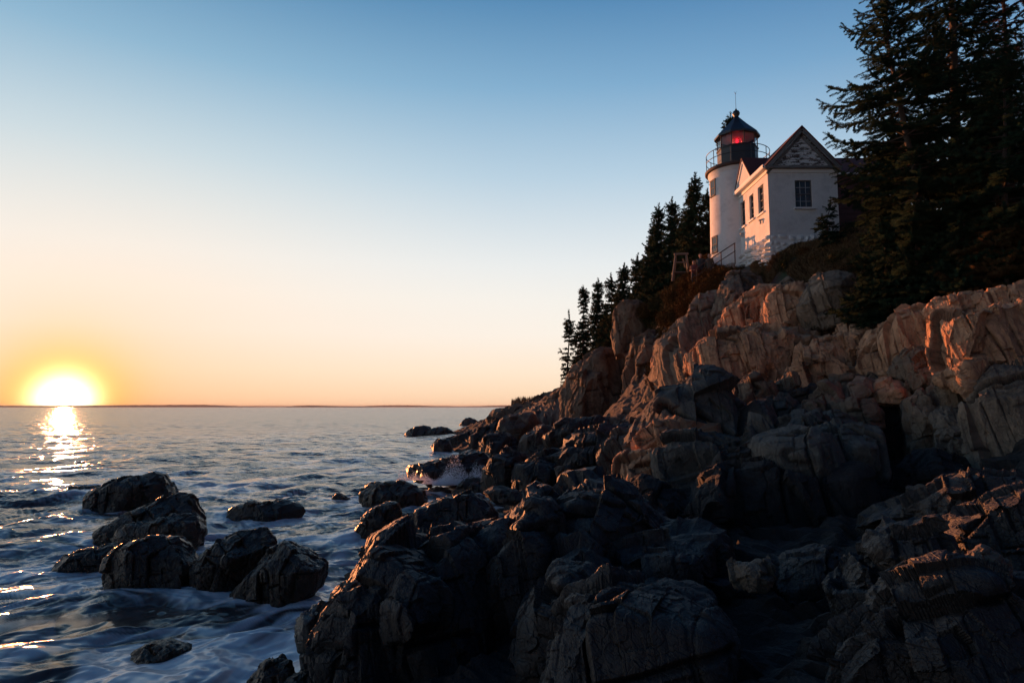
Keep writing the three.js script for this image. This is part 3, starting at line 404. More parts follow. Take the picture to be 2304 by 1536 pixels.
L([[1975, 1250], [2000, 1205], [2060, 1193], [2112, 1163], [2145, 1190], [2136, 1270], [2060, 1320], [2000, 1310]], 8.5, { ...fg, t: 0.6, s: 0.6 });
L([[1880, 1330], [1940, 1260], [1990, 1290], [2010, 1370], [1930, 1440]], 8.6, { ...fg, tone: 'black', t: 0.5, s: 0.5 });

// ---------------------------------------------------------------- loose boulders and rocks in the water
loose('boulder', 'tall rounded grey boulder standing against the grassy bank under the spruces', 'boulder', [[1810, 685], [1831, 648], [1859, 611], [1887, 602], [1926, 609], [1936, 652], [1938, 690], [1926, 735], [1827, 738], [1812, 705]], 27, { tone: 'pale', t: 1.0, p: 3.2, s: 1.0, rough: 0.6 });
loose('boulder', 'small blocky tan boulder sitting on the rubble shelf left of the dark gully', 'boulder', [[1973, 885], [1978, 868], [2000, 853], [2030, 854], [2050, 888], [2032, 908], [1978, 906]], 20, { ...sh, tone: 'granite', t: 0.5, p: 5, s: 0.5, rough: 0.7 });
loose('boulder', 'smooth pale slab lying on the rubble shelf beside the tan block', 'boulder', [[1884, 892], [1920, 860], [1965, 850], [1978, 880], [1962, 902], [1900, 910]], 20.6, { ...sh, tone: 'pale', t: 0.6, s: 0.8, rough: 0.5, lean: 0.8 });
loose('boulder', 'big square-cornered grey block lodged on the dark outcrop, cracked down its right', 'boulder', [[1735, 1010], [1752, 996], [1790, 983], [1832, 960], [1850, 985], [1872, 1060], [1864, 1080], [1800, 1092], [1742, 1086]], 15.2, { ...sh, tone: 'grey', t: 0.8, tb: 2, p: 5, s: 0.8, rough: 0.7 });
const weed = { tone: 'weed', wetTop: -2, mat: 'wet', cuts: 5, p: 2.2, sharp: 0.5, rough: 0.9 }, sea = (label, outline, foot, o, group) => {
  const d = waterDepth(foot), r = loose('sea_rock', label, 'rock', [...outline], d, { ...weed, tb: o?.t, ...o, s: (o?.s ?? 0.5) * 0.7 }, group ?? 'rocks standing in the water'), bb = new THREE.Box3().setFromObject(r), c = bb.getCenter(new V3());
  rockSpots.push([c.x, c.z, Math.min(bb.max.x - bb.min.x, bb.max.z - bb.min.z) / 2 * 0.9], [lerp(c.x, bb.min.x, 0.5), c.z, (bb.max.x - bb.min.x) * 0.2], [lerp(c.x, bb.max.x, 0.5), c.z, (bb.max.x - bb.min.x) * 0.2]); return r;
};
sea('farthest of the big weedy rocks at left, flat-topped with a long slope to the left', [[156, 1160], [172, 1128], [195, 1108], [240, 1090], [280, 1076], [310, 1067], [362, 1065], [374, 1085], [388, 1110], [380, 1150], [280, 1175]], 1142, { t: 1.4, s: 0.7 });
sea('long sloping weedy rock with a high right end, in front of the flat-topped one', [[172, 1232], [215, 1196], [265, 1168], [300, 1150], [345, 1130], [388, 1105], [412, 1104], [427, 1120], [442, 1148], [460, 1170], [455, 1225], [320, 1255]], 1212, { t: 0.9, s: 0.6 });
sea('low weedy shoulder of rock leaning on the front of the long sloping rock', [[240, 1215], [280, 1182], [330, 1172], [390, 1156], [440, 1158], [456, 1190], [445, 1240], [320, 1260]], 1226, { t: 0.6, s: 0.45 });
sea('low weedy rock tapering to a point, leftmost of the near group', [[116, 1285], [150, 1250], [190, 1236], [245, 1228], [270, 1250], [260, 1290], [180, 1305]], 1278, { t: 0.6, s: 0.45 });
sea('broad humped weedy rock in the middle of the near left group', [[212, 1330], [222, 1265], [255, 1230], [310, 1213], [350, 1205], [392, 1215], [412, 1235], [436, 1264], [432, 1310], [390, 1350], [250, 1350]], 1320, { t: 0.9, s: 0.6 });
sea('humped weedy rock with a low front skirt, between the broad rock and the pointed rock', [[400, 1340], [425, 1295], [450, 1260], [482, 1233], [500, 1211], [542, 1193], [592, 1190], [613, 1220], [606, 1250], [570, 1300], [520, 1360], [420, 1360]], 1326, { t: 0.8, s: 0.55 });
sea('steep pointed weedy rock nearest the foreground cliff, foam round its foot', [[510, 1350], [548, 1312], [580, 1270], [602, 1240], [640, 1222], [682, 1240], [702, 1258], [726, 1274], [720, 1320], [660, 1375], [550, 1370]], 1346, { t: 0.9, s: 0.55 });
sea('long low weedy rock with two humps, alone in open water', [[485, 1165], [520, 1143], [560, 1129], [592, 1131], [640, 1125], [672, 1136], [688, 1150], [660, 1180], [540, 1182]], 1160, { t: 0.8, s: 0.5 });
sea('nearly drowned dark rock washed by foam at lower left', [[290, 1470], [330, 1450], [372, 1446], [420, 1456], [410, 1500], [310, 1505]], 1478, { t: 0.4, s: 0.3 });
sea('small low reef awash just left of the flat-topped rock', [[136, 1112], [165, 1095], [215, 1091], [226, 1102], [215, 1120], [150, 1122]], 1108, { t: 0.7, s: 0.5 });
sea('tiny pointed rock poking out of the water between the long low rock and the shore', [[741, 1128], [757, 1108], [770, 1112], [789, 1124], [780, 1138], [750, 1138]], 1125, { t: 0.4, s: 0.3 });
sea('wet dark rock close by the foot of the foreground cliff at the bottom edge', [[540, 1560], [580, 1500], [622, 1479], [648, 1498], [660, 1540], [650, 1620], [550, 1620]], 1560, { t: 0.4, s: 0.3, mat: 'wet' });
sea('small wet stone beside the foot of the foreground cliff, cut by the bottom edge', [[630, 1545], [655, 1520], [690, 1512], [710, 1540], [700, 1600], [640, 1600]], 1570, { t: 0.3, s: 0.25 });
sea('low broad dark rock with a bright left end, farther of two before the splash', [[806, 1120], [818, 1092], [870, 1083], [912, 1081], [952, 1105], [962, 1128], [930, 1155], [830, 1152]], 1137, { t: 0.9, s: 0.5 });
sea('cone-shaped dark rock in front of the low broad rock', [[794, 1200], [828, 1150], [860, 1131], [897, 1128], [903, 1150], [892, 1205], [850, 1225], [805, 1220]], 1203, { t: 0.6, s: 0.4 });
sea('small round dark rock between the cone-shaped rock and the shore ledges', [[888, 1172], [903, 1155], [930, 1157], [936, 1188], [900, 1200]], 1187, { t: 0.4, s: 0.3 });
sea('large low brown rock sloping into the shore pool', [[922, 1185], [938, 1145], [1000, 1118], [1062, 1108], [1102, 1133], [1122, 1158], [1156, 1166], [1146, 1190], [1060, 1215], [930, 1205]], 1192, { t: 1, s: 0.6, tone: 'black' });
sea('dark knob of rock rising just in front of the breaking wave', [[1008, 1120], [1035, 1085], [1060, 1072], [1102, 1083], [1126, 1115], [1060, 1135]], 1115, { t: 0.8, s: 0.45 });
sea('flat rock barely above water beside the breaking wave', [[950, 1112], [965, 1099], [990, 1095], [1014, 1104], [1010, 1122], [960, 1122]], 1112, { t: 0.5, s: 0.3 });
sea('left hump of the twin skerry off the far shore', [[902, 982], [930, 961], [950, 957], [968, 960], [975, 980], [940, 992]], 979, { t: 2, s: 0.9 });
sea('right hump of the twin skerry off the far shore', [[945, 982], [975, 962], [1005, 962], [1024, 973], [1018, 985], [970, 990]], 979.5, { t: 2, s: 0.9 });
sea('stubby dark rock standing in the water off the ledges below the far ridge', [[968, 1004], [985, 987], [1010, 989], [1018, 1010], [1005, 1026], [980, 1022]], 1018, { t: 1.2, s: 0.6 });
sea('most distant skerry, small and dark, off the tip of the far ridge', [[1030, 958], [1045, 943], [1056, 939], [1070, 944], [1082, 952], [1070, 962], [1040, 962]], 957, { t: 2, s: 1 });
buildSea();

// ---------------------------------------------------------------- far shores
{
  const far = std(0.045, 0.05, 0.035, 1), profile = (x0, x1, d, hs, name, deep) => {   // a long low island: outline of heights in pixels above the horizon
    const g = new THREE.BufferGeometry(), pos = [], idx = [], n = 160, r = rng(Math.round(d));
    for (let i = 0; i <= n; i++) { const px = lerp(x0, x1, i / n), h = at(px, 915 - (hs(i / n) * (1 + 0.18 * (r() - 0.5))), d).y - EYE, x = at(px, 915, d).x; pos.push(x, -2, -d + deep * 0.1, x, Math.max(0.5, h * 0.8), -d, x, h + 1, -d - deep * 0.4, x, -2, -d - deep); }
    for (let i = 0; i < n; i++) for (let k = 0; k < 3; k++) { const a = 4 * i + k, b = a + 4; idx.push(a, b, a + 1, b, b + 1, a + 1); }
    g.setAttribute('position', new THREE.Float32BufferAttribute(pos, 3)); g.setIndex(idx); g.computeVertexNormals(); return structure(mesh(name, g, far));
  };
  profile(-520, 552, 8200, (t) => 4.6 * Math.min(1, (1 - t) * 9) ** 0.5 * (0.9 + 0.25 * Math.sin(t * 9)), 'far_island', 700);
  profile(540, 1010, 12500, (t) => 2.2 * (0.7 + 0.4 * Math.sin(t * 7 + 1)), 'far_island', 900);
  profile(645, 830, 7200, (t) => 5.2 * Math.sin(Math.PI * Math.min(1, t + 0.04)) ** 0.4 * (0.75 + 0.25 * Math.cos(t * 5)), 'far_island', 600);
  profile(820, 1170, 10000, (t) => 4 * (0.75 + 0.3 * Math.sin(t * 8)), 'far_island', 800);
}
// ---------------------------------------------------------------- the lighthouse
const brickTex = dataTex(512, 512, (u, v) => { const rows = 16, r = Math.floor(v * rows), fv = v * rows - r, x = (u * 5 + (r & 1) * 0.5), c = Math.floor(x), fu = x - c, e = Math.min(Math.min(fu, 1 - fu) * 3, Math.min(fv, 1 - fv)); return smoothstep(e, 0.03, 0.16) * (0.62 + 0.3 * h3(((c % 5) + 5) % 5, r, 3)) + 0.12 * tnoise(u, v, 64, 9); });
const wearTex = dataTex(512, 512, (u, v) => { const n = tnoise(u, v, 6, 1) * 0.5 + tnoise(u, v, 17, 2) * 0.3 + tnoise(u, v, 60, 3) * 0.2, k = 1 - 0.06 * smoothstep(n, 0.45, 0.75) - 0.05 * tnoise(u, v, 90, 5); return [k, k * 0.99, k * 0.97]; }); wearTex.colorSpace = THREE.SRGBColorSpace;
const peelTex = dataTex(1024, 256, (u, v) => { const n = tnoise(u, v, 9, 11) * 0.45 + tnoise(u, v, 40, 12) * 0.3 + 0.25 * tnoise(u * 0.25, v, 128, 13), k = smoothstep(n, 0.47, 0.53); return [lerp(0.84, 0.3, k), lerp(0.84, 0.27, k), lerp(0.83, 0.25, k)]; }); peelTex.colorSpace = THREE.SRGBColorSpace;
const whiteBrick = std(0.74, 0.74, 0.74, 0.72, { map: wearTex, bumpMap: brickTex, bumpScale: 0.022 });
const whiteStone = std(0.72, 0.72, 0.71, 0.75, { map: wearTex }), whitePaint = std(0.7, 0.7, 0.7, 0.6, { map: wearTex }), peeling = std(0.8, 0.8, 0.8, 0.8, { map: peelTex }), weathered = std(0.3, 0.3, 0.3, 0.85, { map: peelTex });
const blackIron = std(0.014, 0.015, 0.017, 0.45), rust = std(0.055, 0.028, 0.02, 0.8), redRoof = std(0.085, 0.022, 0.018, 0.85), darkPane = new THREE.MeshPhysicalMaterial({ color: lin(0.02, 0.022, 0.025), roughness: 0.06, ior: 1.5 }), greyFrame = std(0.34, 0.34, 0.34, 0.7), darkFrame = std(0.09, 0.085, 0.085, 0.8), greyWood = std(0.13, 0.11, 0.095, 0.9), redClap = std(0.07, 0.02, 0.017, 0.85), concrete = std(0.2, 0.185, 0.17, 0.9);
const glassPane = new THREE.MeshPhysicalMaterial({ color: lin(0.93, 0.95, 0.96), transmission: 1, roughness: 0.03, thickness: 0, ior: 1.45 });
const boxUV = (g) => { const p = g.attributes.position, n = g.attributes.normal, uv = new Float32Array(p.count * 2); for (let i = 0; i < p.count; i++) { const ax = Math.abs(n.getX(i)), ay = Math.abs(n.getY(i)); uv[2 * i] = ax > 0.7 ? p.getZ(i) : p.getX(i); uv[2 * i + 1] = ay > 0.7 ? p.getZ(i) : p.getY(i); } g.setAttribute('uv', new THREE.BufferAttribute(uv, 2)); return g; };
for (const t of [brickTex]) t.repeat.set(1 / 1.05, 1 / 1.05); wearTex.repeat.set(0.4, 0.4); peelTex.repeat.set(0.5, 1.2);

{
  const D = 40, c = at(1665, 500, D), R = 1.7, Y = (py) => at(1665, py, D - 1.6).y, deckY = at(1665, 384, D).y, baseY = at(1665, 640, D).y - 0.6;
  const tower = thing('lighthouse', 'round white brick lighthouse tower with a black lantern glowing red, behind the white house', 'lighthouse', [c.x, 0, c.z]);
  const prof = [[R * 1.07, baseY], [R * 1.05, baseY + 1.2], [R, deckY - 0.5], [R + 0.03, deckY - 0.42], [R + 0.09, deckY - 0.3], [R + 0.09, deckY - 0.2]];
  const shaft = new THREE.LatheGeometry(prof.map(([r, y]) => new THREE.Vector2(r, y)), 96);
  { const u = shaft.attributes.uv, p = shaft.attributes.position; for (let i = 0; i < u.count; i++) u.setXY(i, u.getX(i) * 2 * Math.PI * R, p.getY(i)); }
  mesh('tower_wall', shaft, whiteBrick, tower);
  mesh('gallery_deck', new THREE.LatheGeometry([[0.2, deckY - 0.2], [R + 0.2, deckY - 0.2], [R + 0.26, deckY - 0.16], [R + 0.26, deckY - 0.04], [R + 0.22, deckY], [0.2, deckY]].map(([r, y]) => new THREE.Vector2(r, y)), 72), rust, tower);
  // gallery rail
  const rail = new THREE.Group(); add(rail, 'gallery_railing', tower); const RR = R + 0.16, rh = at(1665, 348, D).y - deckY;
  for (const h of [rh, rh * 0.55]) mesh('rail', new THREE.TorusGeometry(RR, 0.022, 6, 72).rotateX(Math.PI / 2).translate(0, deckY + h, 0), blackIron, rail);
  for (let i = 0; i < 10; i++) { const a = (i + 0.35) / 10 * 2 * Math.PI, x = Math.cos(a) * RR, z = Math.sin(a) * RR; mesh('post', rod(new V3(x, deckY, z), new V3(x, deckY + rh, z), 0.022), blackIron, rail); }
  // lantern: ten-sided parapet, glass, roof
  const N = 10, LR = 1.2, y1 = deckY, y2 = at(1665, 321, D - LR).y, y3 = at(1665, 291, D - LR).y, y4 = at(1665, 266, D).y, off = Math.PI / 2 - 0.34 + Math.PI / N;
  const pt = (r, i, y) => { const a = off + i / N * 2 * Math.PI; return new V3(Math.cos(a) * r, y, Math.sin(a) * r); };
  const ring = (r, ya, yb, rb = r) => { const pos = [], idx = []; for (let i = 0; i < N; i++) { const a = pt(r, i, ya), b = pt(r, i + 1, ya), e = pt(rb, i + 1, yb), f = pt(rb, i, yb), k = pos.length / 3; pos.push(...a, ...b, ...e, ...f); idx.push(k, k + 2, k + 1, k, k + 3, k + 2); } const g = new THREE.BufferGeometry(); g.setAttribute('position', new THREE.Float32BufferAttribute(pos, 3)); g.setAttribute('uv', new THREE.Float32BufferAttribute(new Float32Array(pos.length / 3 * 2), 2)); g.setIndex(idx); g.computeVertexNormals(); return g; };
  mesh('lantern_parapet', mergeGeometries([ring(LR, y1, y2), ring(LR + 0.05, y2 - 0.06, y2 + 0.02), ring(LR + 0.05, y2 + 0.02, y2 + 0.02, LR - 0.12)]), blackIron, tower);
  for (let i = 0; i < N; i++) { const a = pt(LR - 0.03, i, 0), b = pt(LR - 0.03, i + 1, 0), w = a.distanceTo(b) - 0.05, m = a.clone().add(b).multiplyScalar(0.5); const g = new THREE.PlaneGeometry(w, y3 - y2 - 0.02); g.rotateY(Math.atan2(m.x, m.z)); mesh('lantern_pane', g.translate(m.x, (y2 + y3) / 2 + 0.01, m.z), glassPane, tower); mesh('glazing_bar', rod(pt(LR - 0.02, i, y2), pt(LR - 0.02, i, y3), 0.028), blackIron, tower); }
  const roof = mesh('lantern_roof', mergeGeometries([ring(LR + 0.16, y3 - 0.1, y3 + 0.02), ring(LR - 0.1, y3 - 0.09, y3 - 0.1, LR + 0.16), ring(LR + 0.16, y3 + 0.02, y3 + (y4 - y3) * 0.55, 0.7), ring(0.7, y3 + (y4 - y3) * 0.55, y4, 0.2)]), blackIron, tower);
  mesh('vent_ball', new THREE.LatheGeometry([[0.2, -0.1], [0.16, 0.05], [0.13, 0.1], [0.21, 0.22], [0.23, 0.32], [0.17, 0.45], [0.07, 0.5], [0.05, 0.6], [0, 0.62]].map(([r, y]) => new THREE.Vector2(r, y4 + y)), 20), blackIron, roof);
  const tip = at(1662, 208, D).y; mesh('lightning_rod', mergeGeometries([rod(new V3(0, y4 + 0.5, 0), new V3(0, tip, 0), 0.014, 0.008), rod(new V3(0, tip - 0.12, 0), new V3(0.07, tip + 0.06, 0), 0.007), rod(new V3(0, tip - 0.12, 0), new V3(-0.07, tip + 0.06, 0), 0.007)]), blackIron, roof);
  // lens with its red lamp
  mesh('lantern_ceiling', new THREE.CylinderGeometry(LR - 0.12, LR - 0.12, 0.03, 20).translate(0, y3 - 0.05, 0), greyFrame, tower);
  const ly = lerp(y2, y3, 0.6), lens = []; for (let k = -4; k <= 4; k++) lens.push([0.3 - 0.011 * k * k, ly + k * 0.07 - 0.03], [0.32 - 0.011 * k * k, ly + k * 0.07 + 0.03]);
  mesh('lens', new THREE.LatheGeometry(lens.map(([r, y]) => new THREE.Vector2(r, y)), 24), new THREE.MeshPhysicalMaterial({ color: lin(0.9, 0.55, 0.6), transmission: 0.7, roughness: 0.12, thickness: 0, ior: 1.5, emissive: lin(0.5, 0.006, 0.02), emissiveIntensity: 0.06 }), tower);
  mesh('lens_pedestal', new THREE.CylinderGeometry(0.2, 0.24, ly - 0.36 - y1, 12).translate(0, (ly - 0.36 + y1) / 2, 0), greyFrame, tower);
  mesh('red_lamp', new THREE.CylinderGeometry(0.075, 0.075, 0.4, 14).translate(0, ly, 0), new THREE.MeshStandardMaterial({ color: lin(0.2, 0.01, 0.01), emissive: lin(1, 0.01, 0.035), emissiveIntensity: 2.4 }), tower);
  const lamp = new THREE.PointLight(new THREE.Color().setRGB(1, 0.03, 0.06), 0.015); lamp.position.set(c.x, ly, c.z); lamp.castShadow = true; scene.add(lamp);
  // two deep windows on the seaward side
  for (const [px, pa, pb] of [[1606, 410, 445], [1608, 537, 572]]) {
    const ya = at(px, pb, D).y, yb = at(px, pa, D).y, a = Math.PI / 2 + 0.34 + Math.asin(clamp((1665 - px) / 66, -1, 1)) * 0.94, h = yb - ya, w = 0.5, win = add(new THREE.Group(), 'window', tower); const rl = lerp(R * 1.05, R, clamp(((ya + yb) / 2 - baseY - 1.2) / (deckY - 0.5 - baseY - 1.2), 0, 1)) - 0.12; win.position.set(Math.cos(a) * rl, (ya + yb) / 2, Math.sin(a) * rl); win.rotation.y = Math.PI / 2 - a;
    mesh('frame', mergeGeometries([box(w + 0.1, 0.09, 0.3, 0, h / 2, 0), box(w + 0.1, 0.09, 0.34, 0, -h / 2, 0.02), box(0.07, h, 0.3, -w / 2, 0, 0), box(0.07, h, 0.3, w / 2, 0, 0), box(w, 0.05, 0.06, 0, 0, 0.12), box(0.03, h, 0.05, 0, 0, 0.118)]), greyWood, win); mesh('pane', box(w, h, 0.03, 0, 0, 0.122), darkPane, win);
  }
}

// ---------------------------------------------------------------- the white house in front of it
{
  const D0 = 34, x0 = at(1731, 480, D0).x, x1 = at(1888, 480, D0).x, W = x1 - x0, LEN = 4.9, eave = at(1725, 380, D0).y, base = at(1733, 620, D0).y - 1.2, plinth = at(1733, 527, D0).y, mx = (x0 + x1) / 2, apex = at(1808, 291, D0).y;
  const h = thing('brick_house', 'small white painted brick house on a rubble foundation, peeling gable facing us', 'house', [mx, base, -D0]);
  const lx = (x) => x - mx, lyy = (y) => y - base, E = lyy(eave), P = lyy(plinth), AP = lyy(apex), hw = W / 2;
  // walls with openings: front along x, side along z
  const wallG = (w, hgt, holes, t = 0.3) => { const s = new THREE.Shape([new THREE.Vector2(0, 0), new THREE.Vector2(w, 0), new THREE.Vector2(w, hgt), new THREE.Vector2(0, hgt)]); for (const [a, b, c, d] of holes) s.holes.push(new THREE.Path([new THREE.Vector2(a, b), new THREE.Vector2(a, d), new THREE.Vector2(c, d), new THREE.Vector2(c, b)])); return new THREE.ExtrudeGeometry(s, { depth: t, bevelEnabled: false }); };
  const fx = (px) => at(px, 440, D0).x - x0, fy = (py) => at(1808, py, D0).y - base, fw = [fx(1790), fy(467), fx(1828), fy(405)];
  const sz = (px) => { let d = D0; for (let i = 0; i < 20; i++) d = d * at(px, 460, d).x / d ? x0 / (at(px, 460, 1).x) : d; return d - D0; };   // how far back along the side wall
  const sy = (px, py) => at(px, py, D0 + sz(px)).y - base;
  const sw = [[1706.5, 1719.5, 480, 418], [1686.5, 1696.5, 494, 438], [1666.5, 1676.5, 510, 454]].map(([a, b, lo, hi]) => { const z0 = Math.min(sz(a), sz(b)), z1 = Math.max(sz(a), sz(b)), m = (a + b) / 2; return [z0, sy(m, lo), z1, sy(m, hi)]; });
  const front = wallG(W - 0.3, E - P, [[fw[0] - 0.3, fw[1] - P, fw[2] - 0.3, fw[3] - P]]); front.translate(-hw + 0.3, P, -0.3);
  const side = wallG(LEN, E - P, sw.map(([a, b, c, d]) => [a, b - P, c, d - P])); side.rotateY(Math.PI / 2); side.translate(-hw, P, 0.002);   // runs back along -z, outer face at -hw
  mesh('front_wall', boxUV(front), whiteBrick, h); mesh('side_wall', boxUV(side), whiteBrick, h);
  mesh('rear_wall', boxUV(mergeGeometries([box(0.3, E - P, LEN - 0.3, hw - 0.15, (E + P) / 2, -LEN / 2 - 0.15), box(W - 0.6, E - P, 0.3, 0, (E + P) / 2, -LEN + 0.15)])), whiteBrick, h);
  // rubble foundation, stone by stone
  mesh('foundation', boxUV(box(W + 0.06, P, LEN + 0.06, 0, P / 2, -LEN / 2)), whiteStone, h);
  const r = rng(41), stoneVariants = []; for (let k = 0; k < 6; k++) { const g = mergeVertices(new THREE.IcosahedronGeometry(1, 2).deleteAttribute('normal').deleteAttribute('uv')), p = g.attributes.position; for (let i = 0; i < p.count; i++) { const v = new V3().fromBufferAttribute(p, i), m = Math.max(Math.abs(v.x), Math.abs(v.y)); v.multiplyScalar((0.86 / (0.35 + 0.65 * m)) * (1 + 0.14 * noise(v.x * 2 + k * 9, v.y * 2, v.z * 2) + 0.06 * noise(v.x * 6, v.y * 6 + k, v.z * 6))); p.setXYZ(i, v.x, v.y, v.z); } const f = g.toNonIndexed(); f.setAttribute('uv', new THREE.BufferAttribute(new Float32Array(f.attributes.position.count * 2).map((q, i) => f.attributes.position.array[(i >> 1) * 3 + (i & 1)] * 0.3 + k * 0.37), 2)); f.computeVertexNormals(); stoneVariants.push(f); }
  const laid = (len, place) => { let y = P - 0.02, row = 0; while (y > 0.35) { const hh = 0.16 + 0.2 * r(); let u = -0.05 * r(); while (u < len - 0.04) { const w = Math.min(0.16 + 0.46 * r() * r() + 0.1 * r(), len - u + 0.03), m = new THREE.Mesh(stoneVariants[Math.floor(r() * 6)], whiteStone); place(m, u + w / 2, y - hh / 2 + (r() - 0.5) * 0.1, w, hh * (0.75 + 0.5 * r())); m.rotation.z += (r() - 0.5) * 0.5; add(m, 'stone', h); u += w + 0.012; } y -= hh + 0.012; row++; } };
  laid(LEN, (m, u, y, w, hh) => { m.position.set(-hw + 0.04, y, -u); m.rotation.y = -Math.PI / 2; m.scale.set(w / 1.9, hh / 1.9, 0.13 + 0.07 * r()); });
  laid(W, (m, u, y, w, hh) => { m.position.set(-hw + u, y, 0); m.scale.set(w / 1.9, hh / 1.9, 0.04 + 0.02 * r()); });
  // windows: frame, sashes, glazing bars, panes, sill
  const sash = (w, hh, cols, rows, deep, tone) => { const g = new THREE.Group(), t = 0.05, parts = [box(w, t, 0.07, 0, hh / 2 - t / 2), box(w, t, 0.07, 0, -hh / 2 + t / 2), box(t, hh - 2 * t, 0.07, -w / 2 + t / 2), box(t, hh - 2 * t, 0.07, w / 2 - t / 2), box(w - 2 * t, 0.055, 0.08, 0, 0, 0.004)];
    const bars = []; for (let i = 1; i < cols; i++) bars.push(box(0.022, hh - 2 * t, 0.04, -w / 2 + i * w / cols, 0, 0.002)); for (let j = 1; j < rows; j++) if (j !== rows / 2) bars.push(box(w - 2 * t, 0.022, 0.038, 0, -hh / 2 + j * hh / rows, 0.001));
    mesh('frame', mergeGeometries(parts), tone, g); mesh('glazing_bar', mergeGeometries(bars), greyFrame, g);
    for (let i = 0; i < cols; i++) for (let j = 0; j < rows; j++) { const pw = w / cols - 0.02, ph = hh / rows - 0.02; mesh('pane', box(pw, ph, 0.008, -w / 2 + (i + 0.5) * w / cols, -hh / 2 + (j + 0.5) * hh / rows, -0.006, (r() - 0.5) * 0.02, (r() - 0.5) * 0.03), darkPane, g); } return g; };
  const put = (w, hh, cols, rows, x, y, z, ry, tone) => { const g = sash(w, hh, cols, rows, 0, tone); add(g, 'window', h); g.position.set(x, y, z); g.rotation.y = ry; mesh('sill', box(w + 0.22, 0.09, 0.2, 0, -hh / 2 - 0.047, 0.14), whitePaint, g); return g; };
  put(fw[2] - fw[0] - 0.004, fw[3] - fw[1], 3, 4, -hw + (fw[0] + fw[2]) / 2, (fw[1] + fw[3]) / 2, -0.1, 0, darkFrame);
  for (const [a, b, c, d] of sw) put(c - a - 0.004, d - b, 2, 4, -hw + 0.14, (b + d) / 2, -(a + c) / 2, -Math.PI / 2, darkFrame);
  for (const [px, py] of [[1714, 497], [1671, 527]]) { const z = -sz(px), y = sy(px, py); mesh('bracket', mergeGeometries([box(0.2, 0.07, 0.12, -hw - 0.1, y + 0.05, z, 0, 0, 0.3), box(0.08, 0.2, 0.08, -hw - 0.1, y - 0.06, z)]), greyFrame, h); }
  // eaves trim, gables, roof
  const rise = AP - E, ov = 0.16, slope = Math.atan2(rise, hw + ov), sl = Math.hypot(rise, hw + ov), over = 0.22;
  mesh('frieze', mergeGeometries([box(W + 0.05, 0.2, 0.05, 0, E - 0.1, 0.027), box(0.05, 0.2, LEN, -hw - 0.027, E - 0.1, -LEN / 2)]), whitePaint, h);
  mesh('gable_backing', (() => { const s = new THREE.Shape([new THREE.Vector2(-hw, E), new THREE.Vector2(hw, E), new THREE.Vector2(0, AP - 0.12)]); return new THREE.ExtrudeGeometry(s, { depth: 0.1, bevelEnabled: false }).translate(0, 0, -0.12); })(), weathered, h);
  const n = 13, bh = (rise - 0.28) / n; for (let i = 0; i < n; i++) { const y = E + 0.06 + i * bh, w = 2 * (hw + 0.02) * (1 - (y - E + bh * 0.7) / rise) - 0.16; if (w < 0.1) break; mesh('clapboard', boxUV(box(w, bh * 1.06, 0.035, (r() - 0.5) * 0.01, y + bh / 2, 0.012 + 0.01 * r(), -0.2 - 0.08 * r())), peeling, h); }
  const rake = []; for (const s of [-1, 1]) rake.push(box(sl, 0.2, 0.06, s * (hw + ov) / 2, (E + AP) / 2 - 0.08, over - 0.04, 0, 0, -s * slope), box(sl, 0.13, 0.05, s * (hw + ov - 0.2) / 2, (E + AP) / 2 - 0.26, 0.06, 0, 0, -s * slope));
  rake.push(box(W + 0.36, 0.1, 0.3, 0, E + 0.03, 0.13)); mesh('rake_trim', mergeGeometries(rake), weathered, h);
  mesh('cornice', mergeGeometries([box(0.3, 0.11, LEN + 0.5, -hw - 0.15, E + 0.035, -LEN / 2 - 0.06), box(0.08, 0.16, LEN + 0.5, -hw - 0.28, E + 0.1, -LEN / 2 - 0.06)]), whitePaint, h);
  for (const s of [-1, 1]) mesh('roof', box(sl + 0.06, 0.07, LEN + over + 0.3, s * (hw + ov) / 2, (E + AP) / 2 + 0.1, -LEN / 2 + over / 2 - 0.15, 0, 0, -s * slope), redRoof, h);
  // the small cross gable over the side wall
  const gz = -sz(1680.5), gw = 1.35, gh = sy(1681, 363) - E - 0.05, cg = add(new THREE.Group(), 'dormer_gable', h); cg.position.set(-hw, E + 0.09, gz); cg.rotation.y = -Math.PI / 2;
  mesh('gable_backing', (() => { const s = new THREE.Shape([new THREE.Vector2(-gw, 0), new THREE.Vector2(gw, 0), new THREE.Vector2(0, gh - 0.05)]); return new THREE.ExtrudeGeometry(s, { depth: 0.1, bevelEnabled: false }).translate(0, 0, -0.02); })(), whitePaint, cg);
  for (let i = 0, m = 12, b = gh / m; i < m - 1; i++) mesh('clapboard', box(2 * gw * (1 - (i + 0.8) / m) - 0.06, b * 1.1, 0.035, 0, (i + 0.5) * b, 0.105, -0.16), whitePaint, cg);
  const gs = Math.hypot(gw, gh), ga = Math.atan2(gh, gw); mesh('rake_trim', mergeGeometries([-1, 1].map((s) => box(gs, 0.15, 0.1, s * gw / 2, gh / 2 + 0.03, 0.14, 0, 0, -s * ga))), whitePaint, cg);
  for (const s of [-1, 1]) mesh('roof', box(gs + 0.1, 0.06, 1.7, s * (gw / 2 + 0.02), gh / 2 + 0.13, -0.62, 0, 0, -s * ga), redRoof, cg);
}

